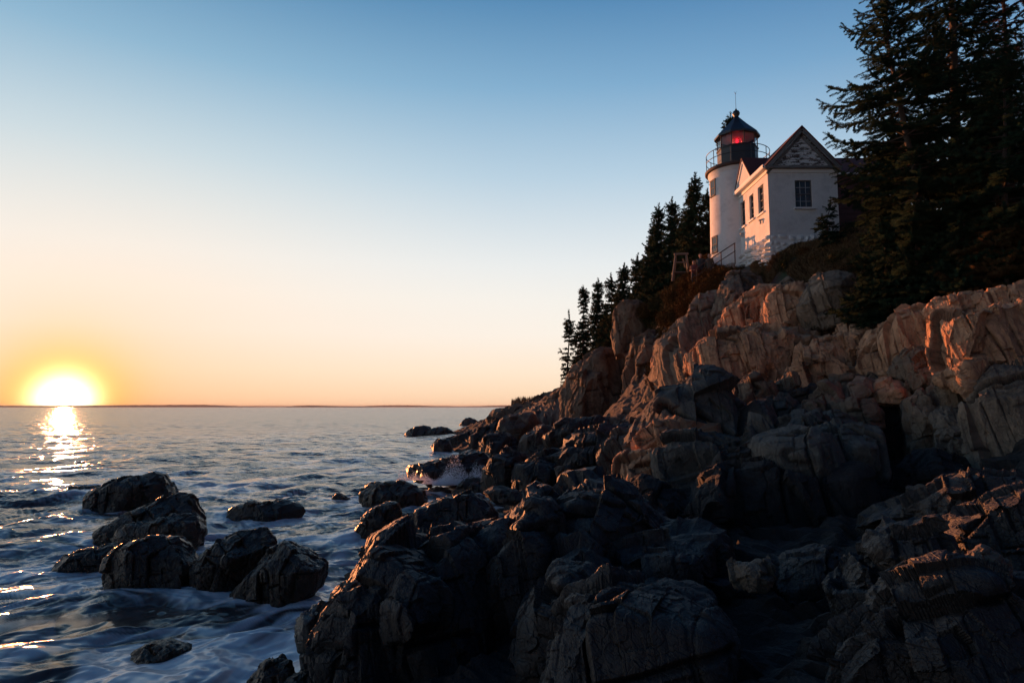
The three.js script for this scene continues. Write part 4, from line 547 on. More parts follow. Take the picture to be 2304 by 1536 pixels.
// ---------------------------------------------------------------- red keeper's house behind the trees
{
  const D = 41, a = at(1882, 470, D), b = at(2040, 470, D), w = b.x - a.x, top = at(1900, 392, D).y, bot = at(1900, 560, D).y - 1, k = thing('wooden_house', 'dark red clapboard house with white trim, mostly hidden behind the big spruces', 'house', [(a.x + b.x) / 2, bot, -D]), H = top - bot;
  mesh('wall', box(w, H, 5, 0, H / 2, -2.5), redClap, k);
  const boards = 16; for (let i = 0; i < boards; i++) mesh('clapboard', box(w - 0.1, H / boards * 1.05, 0.03, 0, (i + 0.5) * H / boards, 0.014, -0.1), redClap, k);
  for (const s of [-1, 1]) mesh('corner_board', box(0.14, H, 0.06, s * (w / 2 - 0.05), H / 2, 0.035), whitePaint, k);
  for (const s of [1, -1]) mesh('roof', box(w + 0.5, 0.1, 3.3, 0, H + 0.95, -2.5 + s * 1.33, s * 0.66), redRoof, k);
  mesh('gutter', box(w + 0.5, 0.1, 0.1, 0, H - 0.02, 0.2), whitePaint, k);
  for (const px of [1990]) { const wy = at(px, 462, D).y - bot, g = add(new THREE.Group(), 'window', k); g.position.set(at(px, 462, D).x - (a.x + b.x) / 2, wy, 0.05); mesh('frame', mergeGeometries([box(0.98, 0.11, 0.08, 0, 0.64), box(1.02, 0.11, 0.12, 0, -0.64), box(0.1, 1.2, 0.08, -0.44), box(0.1, 1.2, 0.08, 0.44), box(0.8, 0.06, 0.06, 0, 0)]), whitePaint, g); mesh('pane', box(0.8, 1.2, 0.02, 0, 0, -0.01), darkPane, g); }
}

// ---------------------------------------------------------------- steps, handrail, wooden stand
{
  const D1 = 37.5, D2 = 38.3, a = at(1655, 546, D1), b = at(1566, 604, D2), L3 = (t, dy = 0) => new V3().lerpVectors(a, b, t).add(new V3(0, dy, 0));
  const ramp = thing('concrete_steps', 'grey concrete steps climbing beside the white house to the tower', 'steps', [0, 0, 0]);
  const dir = new V3().subVectors(b, a), nst = 10; for (let i = 0; i < nst; i++) { const p = L3((i + 0.5) / nst, -1.05), g = box(Math.abs(dir.x) / nst + 0.02, 1.5, 1.2, p.x, p.y - 0.75, p.z - 0.75); mesh('step', g, concrete, ramp); }
  const rl = thing('handrail', 'rusty pipe handrail sloping down beside the steps in front of the lighthouse', 'handrail', [0, 0, 0]);
  mesh('top_rail', rod(a, b, 0.03), rust, rl); mesh('middle_rail', rod(L3(0, -0.46), L3(1, -0.46), 0.025), rust, rl);
  for (const t of [0.02, 0.36, 0.68, 0.98]) mesh('post', rod(L3(t, 0), L3(t, -1.2), 0.03), rust, rl);
  const d = 41, P = (x, y, dz = 0) => at(x, y, d + dz), st = thing('wooden_stand', 'weathered wooden stand of four splayed legs beside the steps, at the edge of the spruces', 'stand', [0, 0, 0]), leg = (x0, y0, x1, y1, dz) => mesh('leg', rod(P(x0, y0, dz * 0.5), P(x1, y1, dz), 0.07, 0.07, 4), greyWood, st);
  leg(1521, 572, 1513, 632, 0); leg(1544, 572, 1553, 632, 0); leg(1521, 572, 1516, 632, 1.2); leg(1544, 572, 1550, 632, 1.2);
  mesh('top_beam', rod(P(1517, 572), P(1549, 571), 0.075, 0.075, 4), greyWood, st); mesh('top_beam', rod(P(1519, 572, 0.6), P(1548, 571, 0.6), 0.075, 0.075, 4), greyWood, st);
  mesh('shelf', box(0.75, 0.06, 0.7, P(1531, 612).x, P(1531, 611).y, -d - 0.4), greyWood, st); mesh('brace', rod(P(1521, 590), P(1544, 590), 0.05, 0.05, 4), greyWood, st); mesh('brace', rod(P(1537, 582), P(1543, 602), 0.045, 0.045, 4), greyWood, st);
}
// ---------------------------------------------------------------- spruces
const needle = (seed, n, len, wid, spread) => {                 // one twig, 1 m long along x, bristling with needles
  const r = rng(seed), pos = [], idx = [], stem = 0.012; pos.push(0, stem, 0, 0, -stem, stem, 0, -stem, -stem, 1, 0, 0); idx.push(0, 1, 3, 1, 2, 3, 2, 0, 3);
  for (let i = 0; i < n; i++) { const t = Math.min(1, (i + r()) / n * 1.02), a = r() * 2 * Math.PI, l = len * (0.7 + 0.5 * r()) * (t > 0.9 ? 0.8 : 1), f = spread * (0.7 + 0.6 * r()), dx = Math.cos(f) * l, dr = Math.sin(f) * l, dy = Math.cos(a) * dr * (Math.cos(a) < 0 ? 0.75 : 1), dz = Math.sin(a) * dr, w = wid * (0.7 + 0.6 * r()), px = -Math.sin(a) * w, pz = Math.cos(a) * w, k = pos.length / 3; pos.push(t, px, pz, t, -px, -pz, t + dx, dy, dz, t + dx * 0.5 + 0.3 * w, dy * 0.62 + 1.5 * px, dz * 0.62 + 1.5 * pz); idx.push(k, k + 1, k + 2, k, k + 2, k + 3); }
  const g = new THREE.BufferGeometry(); g.setAttribute('position', new THREE.Float32BufferAttribute(pos, 3)); g.setIndex(idx); g.computeVertexNormals(); return g;
};
const twigs = { near: needle(5, 64, 0.24, 0.022, 0.95), far: needle(6, 30, 0.38, 0.05, 1.0) };
const leafMat = new THREE.MeshPhysicalMaterial({ color: lin(1, 1, 1), roughness: 0.95, specularIntensity: 0.12, side: THREE.DoubleSide }), barkMat = std(0.05, 0.036, 0.028, 0.95);
const _q = new THREE.Quaternion(), _x = new V3(1, 0, 0), _m = new THREE.Matrix4();
// path: bends of the trunk as sideways shifts; reach: branch length at the widest; full 0..1: how bare the tree is
function spruce(label, px, topY, footY, d, reach, o = {}, group) {
  const r = rng(Math.round(px * 13 + d * 7 + topY)), foot = at(px, footY, d), top = at(o.tipX ?? px, topY, d), H = top.y - foot.y, t = thing('spruce_tree', label, 'spruce', [foot.x, foot.y, foot.z], group ?? (px < 1700 ? 'spruces along the ridge' : 'spruces at the right above the cliff')), far = o.far, lean = top.x - foot.x, tr = 0.012 * H + 0.035;
  const axis = (s) => new V3(lean * s + (o.bend ?? 0.1) * Math.sin(s * 5 + px), H * s, (o.bend ?? 0.1) * Math.cos(s * 4 + px) - 0.1);
  const rings = 10, tube = []; for (let i = 0; i < rings; i++) tube.push(rod(axis(i / rings).add(new V3(0, i ? -0.02 : -0.8, 0)), axis((i + 1) / rings), tr * (1 - i / rings) + 0.012, tr * (1 - (i + 1) / rings) + 0.012, far ? 5 : 8)); mesh('trunk', mergeGeometries(tube), barkMat, t);
  const mats = [], cols = [], wood = [], twigLen = far ? 0.5 : 0.3, base = o.color ?? [0.013, 0.03, 0.016];
  const putTwig = (p, dir, l, k) => { _q.setFromUnitVectors(_x, dir); const roll = new THREE.Quaternion().setFromAxisAngle(_x, r() * 6.28); _m.compose(p, _q.clone().multiply(roll), new V3(l, l * (far ? 1.1 : 1.25), l * (far ? 1.1 : 1.25))); mats.push(_m.clone()); const b = 0.7 + 0.6 * r(); cols.push([base[0] * b * k * (1 + 0.3 * r()), base[1] * b * k, base[2] * b * k]); };
  const start = o.bare ?? 0.04, step = (far ? 0.3 : 0.27) * (o.sparse ?? 1); let y = start * H;
  while (y < H - 0.12) {
    const s = y / H, nb = Math.max(2, Math.round((far ? 5 : 6) * (0.7 + 0.6 * r()))), env = Math.pow(1 - s, o.taper ?? 0.75) * (0.55 + 0.45 * smoothstep(s, start, start + 0.22)), a0 = r() * 6.28;
    for (let i = 0; i < nb; i++) {
      if (r() < (o.gaps ?? 0.1)) continue;
      const az = a0 + (i + 0.7 * r()) / nb * 2 * Math.PI, L = Math.max(0.16, reach * (far ? 1.0 : 1) * env * (0.45 + 0.75 * r()) * (r() < 0.12 ? (far ? 1.3 : 1.12) : 1) * (o.side ? 1 + o.side * Math.cos(az) : 1)), c0 = axis(s), droop = (0.12 + 0.3 * (1 - s)) * (0.6 + 0.8 * r()), upT = 0.22 + 0.25 * r(), rise0 = s > 0.75 ? 0.55 : 0.1;
      const B = (u) => new V3(c0.x + Math.cos(az) * L * u, c0.y + L * (rise0 * u - droop * u * u * 1.4 + upT * u * u * u * u), c0.z + Math.sin(az) * L * u), nseg = far ? 2 : 4;
      for (let q = 0; q < nseg; q++) wood.push(rod(B(q / nseg), B((q + 1) / nseg), (0.008 + 0.011 * L) * (1 - q / nseg) + 0.004, (0.008 + 0.011 * L) * (1 - (q + 1) / nseg) + 0.004, 3));
      const sp = far ? 0.28 : 0.15, u0 = Math.min(0.5, (o.bareIn ?? 0.25) + 0.1 * r()), dens = o.dens ?? 1;
      for (let u = u0 * L; u <= L; u += sp / dens) {
        const uu = u / L, p = B(uu), fw = B(Math.min(1, uu + 0.05)).sub(B(uu - 0.02)).normalize(); putTwig(p, fw, twigLen * (0.8 + 0.4 * r()), 1);
        for (const sd of [-1, 1]) {
          let l2 = (0.42 * L * Math.pow(1 - uu, 0.75) + 0.1) * (0.5 + 0.6 * r()); l2 = Math.min(l2, 1.0); if (r() < 0.1) continue;
          const an = az + sd * (0.75 + 0.35 * r()), dir = new V3(Math.cos(an), -0.12 - 0.25 * r(), Math.sin(an)).normalize(), st = twigLen * 0.62;
          for (let v = 0; v < l2; v += st) putTwig(p.clone().addScaledVector(dir, v), dir.clone().add(new V3((r() - 0.5) * 0.5, (r() - 0.5) * 0.4, (r() - 0.5) * 0.5)).normalize(), twigLen * (0.75 + 0.5 * r()), 1);
        }
      }
    }
    y += step * (0.7 + 0.6 * r());
  }
  for (let q = 0; q < 5; q++) putTwig(axis(1 - q * 0.03), new V3((r() - 0.5) * 0.3, 1, (r() - 0.5) * 0.3).normalize(), twigLen, 1);
  mesh('branches', mergeGeometries(wood), barkMat, t);
  const crown = new THREE.InstancedMesh(far ? twigs.far : twigs.near, leafMat, mats.length), C = new THREE.Color(); mats.forEach((m, i) => { crown.setMatrixAt(i, m); crown.setColorAt(i, C.setRGB(...cols[i])); }); add(crown, 'crown', t); crown.userData.kind = 'stuff'; spruce.n = (spruce.n || 0) + mats.length; return t;
}
// big spruces at the right
spruce('big leaning spruce nearest the house, its boughs reaching out over the white gable', 2086, -40, 640, 24, 3.0, { tipX: 1995, bend: 0.12, taper: 0.5, side: -0.1, gaps: 0.28, dens: 0.85, bare: 0.06 });
spruce('tallest dense spruce rising straight beside the leaning one', 2172, -330, 650, 24.5, 3.1, { tipX: 2120, taper: 0.5, gaps: 0.25, dens: 0.85, bare: 0.1 });
spruce('thin ragged spruce with a bare reddish upper trunk at the right edge', 2274, -160, 600, 27, 2.2, { tipX: 2266, taper: 0.6, gaps: 0.5, dens: 0.6, color: [0.05, 0.026, 0.016] });
spruce('spruce with a pale lower trunk half hidden at the right edge, low on the slope', 2290, 130, 640, 21.5, 2.6, { tipX: 2250, taper: 0.55, gaps: 0.14 });
spruce('dense spruce filling the space behind the two tall ones', 2230, 250, 560, 31, 3.0, { taper: 0.6, gaps: 0.2, far: true });
spruce('dense spruce standing back between the leaning spruce and the red house', 2030, 300, 560, 33, 2.8, { taper: 0.65, gaps: 0.2, far: true });
spruce('low spreading spruce draped over the cliff edge beside the grey boulder', 1990, 500, 745, 24.2, 1.9, { taper: 0.7, gaps: 0.05, bareIn: 0.1, bare: 0.0 });
spruce('low bushy spruce under the leaning spruce, above the rock wall', 2075, 470, 710, 23, 2.2, { taper: 0.7, gaps: 0.05, bareIn: 0.1, bare: 0.0 });
spruce('low bushy spruce under the tall spruce, above the sunlit rock wall', 2165, 450, 690, 22.3, 2.2, { taper: 0.7, gaps: 0.05, bareIn: 0.1, bare: 0.0 });
spruce('low olive spruce at the right edge above the rock wall', 2262, 460, 672, 20.8, 1.9, { taper: 0.7, gaps: 0.05, bareIn: 0.1, bare: 0.0, color: [0.05, 0.036, 0.014] });
spruce('wide low spruce in the shade behind the grey boulder', 1990, 430, 640, 28.5, 1.6, { taper: 0.7, gaps: 0.05, bareIn: 0.1, bare: 0.0 });
spruce('small spruce sapling in front of the white house wall', 1868, 462, 545, 31.5, 0.75, { taper: 0.8, gaps: 0.2, bareIn: 0.1, bare: 0.02 });
// along the ridge to the left of the tower
const far = { far: true, gaps: 0.12, taper: 0.95 };
spruce('tallest spruce left of the tower, right against its white wall', 1566, 402, 640, 47, 1.9, { ...far, tipX: 1564 });
spruce('dark spruce tucked close behind the left edge of the tower', 1594, 436, 640, 49, 1.6, far);
spruce('slim spruce left of the tallest, right of a twin top', 1512, 456, 680, 50, 1.5, { ...far, gaps: 0.12 });
spruce('slim spruce forming the left of the twin tops on the ridge', 1484, 470, 690, 51, 1.6, { ...far, gaps: 0.12 });
spruce('short spruce with one long bough reaching out to the left below the twin tops', 1467, 535, 690, 52, 1.5, far);
spruce('pointed spruce fifth from the lone thin tree, standing clear of the twin tops', 1438, 581, 740, 55, 1.3, far);
spruce('spruce fourth from the lone thin tree on the descending ridge', 1403, 604, 770, 57, 1.3, far);
spruce('spruce third from the lone thin tree on the descending ridge', 1374, 625, 810, 60, 1.2, far);
spruce('spruce second from the lone thin tree on the descending ridge', 1346, 637, 835, 62, 1.3, far);
spruce('broken-topped spruce next to the lone thin tree', 1316, 652, 865, 65, 1.15, { ...far, gaps: 0.25, dens: 0.9, tipX: 1311 });
spruce('lone thin spruce with sparse boughs, leftmost on the ridge', 1279, 706, 895, 68, 0.95, { far: true, gaps: 0.5, dens: 0.5, taper: 0.4, bare: 0.12, sparse: 1.3 });
spruce('spruce whose tip shows above the lantern roof from far behind', 1647, 262, 640, 58, 2.2, { ...far, taper: 0.7 });
spruce('dark spruce between the twin tops and the wooden stand', 1530, 520, 680, 49, 1.5, far);
spruce('low dark spruce on the ridge below the pointed one', 1420, 655, 780, 56, 1.4, far);
spruce('low dark spruce below the twin tops', 1490, 560, 700, 52, 1.7, far);
spruce('low dark spruce filling the ridge between the second and third tops', 1360, 700, 830, 61, 1.5, far);
spruce('low broad spruce at the foot of the broken-topped one', 1310, 745, 880, 66, 1.1, far);
spruce('low dark spruce near the brown rock pillar', 1390, 690, 800, 58, 1.4, far);
spruce('dark spruce behind the wooden stand, under the tallest one', 1548, 500, 660, 50, 1.6, far);
spruce('low dark spruce behind the people on the steps', 1590, 520, 660, 50, 1.5, far);
spruce('low dark spruce below the slim ones on the ridge', 1455, 620, 730, 54, 1.5, far);

// ---------------------------------------------------------------- shrubs, grass, far woods
{
  const r = rng(9), leaf = (() => { const pos = [], idx = []; const q = rng(3); for (let i = 0; i < 16; i++) { const a = q() * 6.28, e = (q() - 0.25) * 2, d = new V3(Math.cos(a) * Math.cos(e), Math.sin(e), Math.sin(a) * Math.cos(e)), c = d.clone().multiplyScalar(0.5 + 0.5 * q()), u = new V3(q() - 0.5, q() - 0.5, q() - 0.5).cross(d).normalize().multiplyScalar(0.1), k = pos.length / 3; pos.push(...c.clone().addScaledVector(d, -0.2), ...c.clone().add(u), ...c.clone().addScaledVector(d, 0.26), ...c.clone().sub(u)); idx.push(k, k + 1, k + 2, k, k + 2, k + 3); } const g = new THREE.BufferGeometry(); g.setAttribute('position', new THREE.Float32BufferAttribute(pos, 3)); g.setIndex(idx); g.computeVertexNormals(); return g; })();
  const shrubs = (label, spots, tones, each, size) => { const t = [], c = [], C = new THREE.Color(); for (const [px, py, d, w, h] of spots) { const p = at(px, py, d), W = w * d / F / 2, Hh = h * d / F, tone = tones[Math.floor(r() * tones.length)]; for (let i = 0; i < each * W * Hh * 1.6; i++) { const a = r() * 6.28, q = Math.sqrt(r()), u = r(), x = p.x + Math.cos(a) * q * W, z = p.z + Math.sin(a) * q * W * 0.8, y = Math.max(p.y - 0.2 - Hh * 0.3, ground(x, z) - 0.1) + Hh * (0.15 + u * Math.sqrt(Math.max(0.05, 1 - q * q * 0.8)) * (0.8 + 0.3 * noise(x * 2, y0(x), z * 2))), s = size * (0.6 + 0.8 * r()); t.push(new THREE.Matrix4().compose(new V3(x, y, z), new THREE.Quaternion().setFromEuler(new THREE.Euler(r() * 6, r() * 6, r() * 6)), new V3(s, s, s))); const b = 0.6 + 0.8 * r(); c.push(C.clone().setRGB(tone[0] * b, tone[1] * b, tone[2] * b)); } }
    const m = new THREE.InstancedMesh(leaf, leafMat, t.length); t.forEach((x, i) => { m.setMatrixAt(i, x); m.setColorAt(i, c[i]); }); add(m, 'shrubs'); m.userData.kind = 'stuff'; m.userData.label = label; return m; }, y0 = (x) => x * 0.3;
  const autumn = [[0.075, 0.042, 0.014], [0.055, 0.045, 0.018], [0.04, 0.042, 0.018], [0.09, 0.04, 0.012], [0.05, 0.038, 0.014]];
  shrubs('brown and olive shrubs covering the slope below the lighthouse', [[1470, 700, 50, 70, 40], [1500, 680, 48, 70, 45], [1530, 670, 42, 70, 50], [1560, 645, 40, 70, 45], [1590, 642, 37.6, 70, 30], [1620, 640, 37.2, 70, 26], [1600, 660, 36.6, 80, 45], [1560, 690, 38, 80, 50], [1520, 715, 41, 80, 45], [1490, 735, 47, 60, 30], [1465, 720, 50, 40, 34], [1580, 700, 36.5, 60, 30], [1630, 655, 36.6, 50, 18], [1540, 735, 38, 50, 26], [1612, 675, 36.2, 44, 24], [1545, 645, 41.5, 50, 30], [1515, 660, 44, 50, 30], [1765, 598, 32.8, 34, 16], [1850, 580, 31.4, 44, 18], [1722, 622, 33.8, 30, 12], [1810, 560, 32.6, 26, 12], [1885, 600, 30.2, 50, 20]], autumn, 260, 0.22);
  shrubs('rusty low shrubs at the foot of the spruces on the ridge', [[1400, 760, 57, 34, 26], [1375, 780, 59, 40, 28], [1345, 805, 62, 40, 26], [1325, 825, 64, 34, 22], [1420, 735, 55, 30, 24]], [[0.1, 0.045, 0.014], [0.07, 0.04, 0.016]], 240, 0.24);
  shrubs('dark low shrubs along the foot of the house and under the spruces', [[1645, 700, 34.5, 40, 24], [1900, 560, 31.8, 70, 30], [1930, 600, 29, 60, 26], [2010, 640, 27, 90, 50], [2110, 620, 26, 110, 50], [2220, 610, 25, 120, 50], [1950, 650, 27, 60, 30]], [[0.03, 0.028, 0.014], [0.05, 0.03, 0.014], [0.026, 0.028, 0.014]], 260, 0.18);
  // dry grass on the bank under the house
  const blade = (() => { const pos = [], idx = [], q = rng(8); for (let i = 0; i < 12; i++) { const a = q() * 6.28, x = (q() - 0.5) * 0.3, z = (q() - 0.5) * 0.3, l = 0.6 + 0.6 * q(), b = 0.2 + 0.5 * q(), k = pos.length / 3, cx = Math.cos(a), cz = Math.sin(a); pos.push(x - cz * 0.02, 0, z + cx * 0.02, x + cz * 0.02, 0, z - cx * 0.02, x + cx * b * 0.35, l * 0.6, z + cz * b * 0.35, x + cx * b, l * 0.9, z + cz * b); idx.push(k, k + 1, k + 2, k + 1, k + 3, k + 2); } const g = new THREE.BufferGeometry(); g.setAttribute('position', new THREE.Float32BufferAttribute(pos, 3)); g.setIndex(idx); g.computeVertexNormals(); return g; })();
  const t = [], c = [], C = new THREE.Color(); const strew = (px0, px1, d0, d1, n, hh, tone) => { for (let i = 0; i < n; i++) { const d = lerp(d0, d1, r()), x = at(lerp(px0, px1, r()), 600, d).x, z = -d, clump = noise(x * 1.5, 2, z * 1.5); if (clump < -0.75) continue; const s = hh * (0.5 + 0.7 * r()) * (0.8 + 0.35 * clump); t.push(new THREE.Matrix4().compose(new V3(x, ground(x, z) - 0.04, z), new THREE.Quaternion().setFromEuler(new THREE.Euler((r() - 0.5) * 0.3, r() * 6.28, (r() - 0.5) * 0.3)), new V3(s, s, s))); const b = 0.6 + 0.8 * r(); c.push(C.clone().setRGB(tone[0] * b, tone[1] * b, tone[2] * b)); } };
  strew(1690, 1960, 28.5, 33.6, 26000, 0.34, [0.13, 0.08, 0.04]); strew(1690, 1800, 31.5, 35.6, 9000, 0.25, [0.12, 0.075, 0.038]); strew(1600, 1690, 37, 41, 1500, 0.3, [0.07, 0.046, 0.022]); strew(1950, 2330, 22.5, 30, 5000, 0.35, [0.035, 0.03, 0.014]); strew(1450, 1620, 40, 50, 4000, 0.4, [0.075, 0.048, 0.02]); strew(1300, 1450, 52, 66, 3000, 0.45, [0.06, 0.04, 0.018]);
  const g = new THREE.InstancedMesh(blade, leafMat, t.length); t.forEach((x, i) => { g.setMatrixAt(i, x); g.setColorAt(i, c[i]); }); add(g, 'dry_grass'); g.userData.kind = 'stuff'; g.userData.label = 'dry brown grass on the bank below the white house and under the trees';
  // the wooded point far off, behind the ridge
  const D = 760, land = [], idx = [], n = 60; for (let i = 0; i <= n; i++) { const px = lerp(1146, 1420, i / n), p = at(px, 915, D + i * 1.5), hgt = 0.5 + 2.2 * Math.min(1, i / 5) + i * 0.09; land.push(p.x, -1, p.z + 6, p.x, hgt * 0.7, p.z, p.x, hgt + 1, p.z - 30, p.x, -1, p.z - 90); } for (let i = 0; i < n; i++) for (let k = 0; k < 3; k++) { const a = 4 * i + k; idx.push(a, a + 4, a + 1, a + 4, a + 5, a + 1); }
  const lg = new THREE.BufferGeometry(); lg.setAttribute('position', new THREE.Float32BufferAttribute(land, 3)); lg.setIndex(idx); lg.computeVertexNormals(); structure(mesh('distant_point', lg, std(0.08, 0.06, 0.05, 1)));
  const cones = new THREE.InstancedMesh((() => { const parts = []; for (let k = 0; k < 5; k++) { const c = new THREE.ConeGeometry(0.26 - 0.042 * k, 0.34, 7, 1, true); c.translate(0, 0.2 + 0.18 * k, 0); parts.push(c); } return mergeGeometries(parts); })(), leafMat, 700);
  for (let i = 0; i < 700; i++) { const f = 0.012 + 0.96 * r(), px = lerp(1148, 1420, f), p = at(px, 915, D + f * 90 - 2 + 50 * r()), s = 7 + 6 * r() + (f < 0.04 ? -1 : 0); cones.setMatrixAt(i, new THREE.Matrix4().compose(new V3(p.x, 1.4 + Math.min(2, f * 20) + f * 4, p.z - 4), new THREE.Quaternion(), new V3(s * 0.62, s, s * 0.62))); const b = 0.7 + 0.6 * r(); cones.setColorAt(i, C.setRGB(0.03 * b, 0.034 * b, 0.022 * b)); }
  add(cones, 'distant_woods'); cones.userData.kind = 'stuff'; cones.userData.label = 'spruce woods along the low point far behind the ridge';
}

// ---------------------------------------------------------------- spray of the breaking wave
{
  const r = rng(55), d = 35.2, t = [], drop = new THREE.OctahedronGeometry(1, 0), puff = (px, py, w, h, n, s, lift) => { for (let i = 0; i < n; i++) { const a = r(), u = (a - 0.5) * 2, v = Math.min(1.5, -0.36 * Math.log(1 - 0.97 * r())) * Math.pow(Math.max(0, 1 - u * u), 0.8) * (0.75 + 0.35 * Math.sin(u * 6 + px)) - 0.04 * r(), p = at(px + u * w, py - v * h, d + (r() - 0.5) * 1.4), q = s * (0.3 + r()); t.push(new THREE.Matrix4().compose(p.add(new V3((r() - 0.5) * 0.1, 0, 0)), new THREE.Quaternion().setFromEuler(new THREE.Euler(r() * 6, r() * 6, 0)), new V3(q, q * (1 + 2 * r()), q))); } };
  puff(1040, 1090, 66, 56, 12000, 0.0135, 1); puff(1070, 1092, 40, 40, 6500, 0.012, 1); puff(1000, 1088, 50, 26, 5000, 0.012, 1); puff(905, 1080, 12, 34, 700, 0.009, 1); puff(940, 1080, 30, 18, 1800, 0.012, 1);
  const m = new THREE.InstancedMesh(drop, std(0.92, 0.93, 0.94, 0.5), t.length); t.forEach((x, i) => m.setMatrixAt(i, x)); add(m, 'sea_spray'); m.userData.kind = 'stuff'; m.userData.label = 'white spray of a wave breaking on the dark ledge';
}
// ---------------------------------------------------------------- three people on the steps
function person(label, px, py, d, o) {                          // py: where the eyes are
  const eyes = at(px, py, d), Hn = o.height, feet = eyes.y - Hn * 0.935, t = thing('person', label, 'person', [eyes.x, feet, eyes.z], 'people on the path'); t.rotation.y = o.turn;
  const k = Hn / 1.75, V = (x, y, z) => new V3(x * k, y * k, z * k), caps = [];
  const J = { hip: V(0, 0.93, 0), chest: V(0, 1.3, 0.01), neck: V(0, 1.47, 0), head: V(0, 1.62, 0.03) };
  const cap = (a, b, ra, rb) => caps.push([a, b, ra * k, rb * k]);
  cap(V(-0.06, 0.95, 0), V(-0.09, 1.34, 0), 0.115, 0.115); cap(V(0.06, 0.95, 0), V(0.09, 1.34, 0), 0.115, 0.115); cap(J.hip, J.chest, 0.13, 0.13); cap(V(-0.17, 1.39, 0), V(0.17, 1.39, 0), 0.065, 0.065); cap(J.chest, J.neck, 0.08, 0.055);
  cap(J.neck, V(0, 1.55, 0.015), 0.055, 0.055); cap(V(0, 1.66, -0.01), V(0, 1.57, 0.04), 0.088, 0.06);
  for (const s of [-1, 1]) { cap(V(s * 0.095, 0.92, 0), V(s * 0.11, 0.5, 0.03), 0.085, 0.058); cap(V(s * 0.11, 0.5, 0.03), V(s * 0.115, 0.08, -0.02), 0.056, 0.04); cap(V(s * 0.115, 0.05, -0.03), V(s * 0.13, 0.035, 0.15), 0.042, 0.034); const el = V(s * 0.27, 1.12, -0.02), wr = o.arms === 'front' ? V(s * 0.1, 1.08, 0.24) : V(s * 0.29, 0.88, 0.08); cap(V(s * 0.2, 1.38, 0), el, 0.052, 0.042); cap(el, wr, 0.042, 0.03); const dir = wr.clone().sub(el).normalize(), pm = wr.clone().addScaledVector(dir, 0.06 * k); cap(wr, pm, 0.03, 0.034);
    for (let f = 0; f < 4; f++) { const o2 = V(s * (f - 1.5) * 0.004, (f - 1.5) * 0.02, (f - 1.5) * 0.008), a = pm.clone().add(o2), b = a.clone().addScaledVector(dir, (0.06 + 0.012 * (f === 1 || f === 2)) * k); cap(a, b, 0.0095, 0.008); } cap(wr.clone().addScaledVector(dir, 0.02 * k), wr.clone().addScaledVector(dir, 0.06 * k).add(V(-s * 0.04, 0.02, 0.02)), 0.011, 0.009); }
  const n = 110, size = 1.0 * Hn, mc = new MarchingCubes(n, new THREE.MeshBasicMaterial(), false, false, 160000), S = size * 0.56, cy = Hn * 0.5; mc.isolation = 0; mc.field.fill(-1);
  for (const [a, b, ra, rb] of caps) { const ab = b.clone().sub(a), L2 = Math.max(1e-9, ab.lengthSq()), R = Math.max(ra, rb) + 0.06 * k, lo = [0, 1, 2].map((i) => Math.min(a.getComponent(i), b.getComponent(i)) - R), hi = [0, 1, 2].map((i) => Math.max(a.getComponent(i), b.getComponent(i)) + R), g = (v, i) => clamp(Math.round(((v - (i === 1 ? cy : 0)) / S + 1) * n / 2), 1, n - 2), p = new V3();
    for (let z = g(lo[2], 2); z <= g(hi[2], 2); z++) for (let y = g(lo[1], 1); y <= g(hi[1], 1); y++) for (let x = g(lo[0], 0); x <= g(hi[0], 0); x++) { p.set((x / n * 2 - 1) * S, (y / n * 2 - 1) * S + cy, (z / n * 2 - 1) * S); const h = clamp(p.clone().sub(a).dot(ab) / L2, 0, 1), dd = p.distanceTo(a.clone().addScaledVector(ab, h)) - lerp(ra, rb, h), i = z * n * n + y * n + x, f = mc.field[i], v = -dd, kk = 0.018 * k, hh = Math.max(kk - Math.abs(f - v), 0) / kk; mc.field[i] = Math.max(f, v) + hh * hh * kk * 0.25; } }
  mc.update(); const cnt = mc.count, g = new THREE.BufferGeometry(), pos = mc.positionArray.slice(0, cnt * 3), nor = mc.normalArray.slice(0, cnt * 3), col = new Float32Array(cnt * 3);
  for (let i = 0; i < cnt; i++) { pos[3 * i] *= S; pos[3 * i + 1] = pos[3 * i + 1] * S + cy; pos[3 * i + 2] *= S; const y = pos[3 * i + 1] / k, hand = Math.abs(pos[3 * i] / k) > 0.05 && y < 1.12 && y > 0.7 && (o.arms === 'front' ? pos[3 * i + 2] / k > 0.23 : Math.abs(pos[3 * i] / k) > 0.24 && y < 0.89), c = y > 1.49 || hand ? [0.42, 0.24, 0.17] : y > 0.92 ? o.top : y > 0.07 ? o.legs : [0.03, 0.03, 0.03]; col.set(c, 3 * i); }
  g.setAttribute('position', new THREE.BufferAttribute(pos, 3)); g.setAttribute('normal', new THREE.BufferAttribute(nor, 3)); g.setAttribute('color', new THREE.BufferAttribute(col, 3)); g.setIndex([...Array(cnt).keys()]);
  mesh('body', g, new THREE.MeshStandardMaterial({ vertexColors: true, roughness: 0.85 }), t);
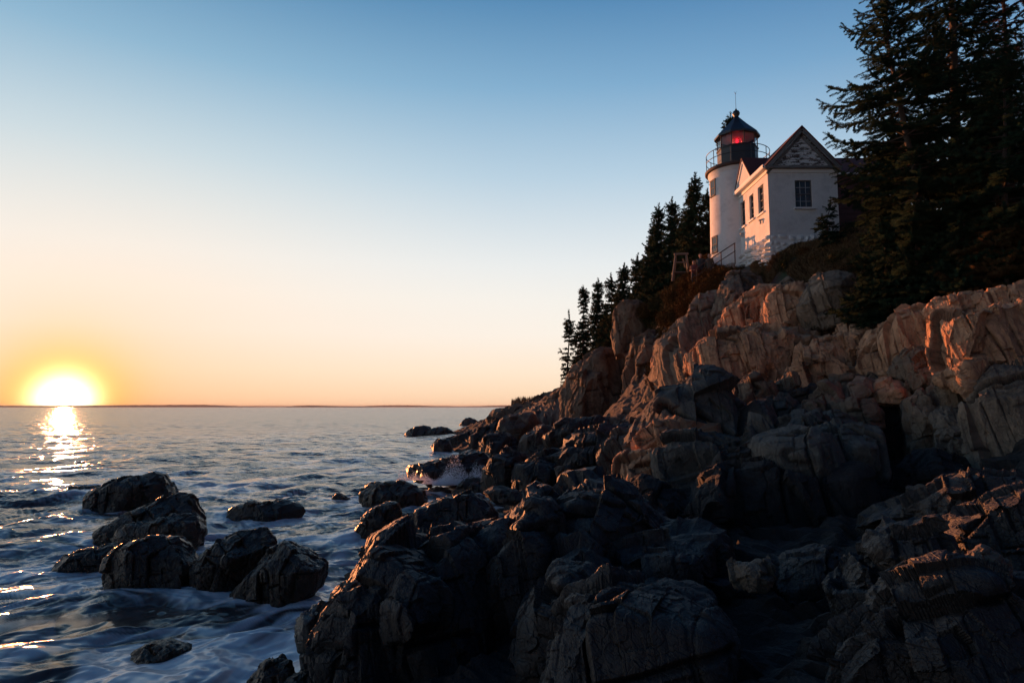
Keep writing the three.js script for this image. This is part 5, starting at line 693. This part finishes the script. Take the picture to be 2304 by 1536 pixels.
  const hair = new THREE.SphereGeometry(0.1 * k, 18, 14); { const p = hair.attributes.position; for (let i = 0; i < p.count; i++) { let x = p.getX(i), y = p.getY(i), z = p.getZ(i); y *= 1.12; z *= 1.08; if (z > 0.035 * k && y < 0.05 * k) z = 0.035 * k; if (o.long && z < 0.02 * k && y < 0) y *= 2.3; x += 0.004 * noise(x * 60, y * 60, z * 60); p.setXYZ(i, x, y + 1.675 * k, z - 0.02 * k); } hair.computeVertexNormals(); } mesh('hair', hair, std(...o.hair, 0.8), t);
  const skin = std(0.42, 0.24, 0.17, 0.7), face = [box(0.022 * k, 0.045 * k, 0.03 * k, 0, 1.6 * k, 0.1 * k, -0.3)]; for (const s of [-1, 1]) face.push(new THREE.SphereGeometry(0.026 * k, 8, 6).scale(0.4, 1, 0.7).translate(s * 0.085 * k, 1.61 * k, 0.005 * k)); mesh('nose_and_ears', mergeGeometries(face), skin, t);
  for (const s of [-1, 1]) mesh('eye', new THREE.SphereGeometry(0.012 * k, 8, 6).scale(1, 0.7, 0.6).translate(s * 0.033 * k, 1.635 * k, 0.083 * k), std(0.05, 0.04, 0.035, 0.3), t); mesh('mouth', box(0.05 * k, 0.01 * k, 0.01 * k, 0, 1.555 * k, 0.096 * k), std(0.25, 0.1, 0.09, 0.6), t);
}
person('person in a dark red top standing lowest on the path beside the wooden stand', 1561, 590, 39, { height: 1.6, turn: -0.6, top: [0.1, 0.02, 0.022], legs: [0.03, 0.032, 0.045], hair: [0.02, 0.014, 0.01], long: true, arms: 'front' });
person('taller person in a dark jacket standing behind the handrail', 1576, 575, 39.3, { height: 1.8, turn: -0.5, top: [0.022, 0.025, 0.03], legs: [0.03, 0.03, 0.035], hair: [0.03, 0.02, 0.014], arms: 'side' });
person('person highest up by the tower foot, only the head above the handrail', 1596, 575, 38.9, { height: 1.68, turn: -0.7, top: [0.06, 0.045, 0.03], legs: [0.03, 0.03, 0.035], hair: [0.035, 0.022, 0.014], arms: 'side' });

renderer.render(scene, camera);
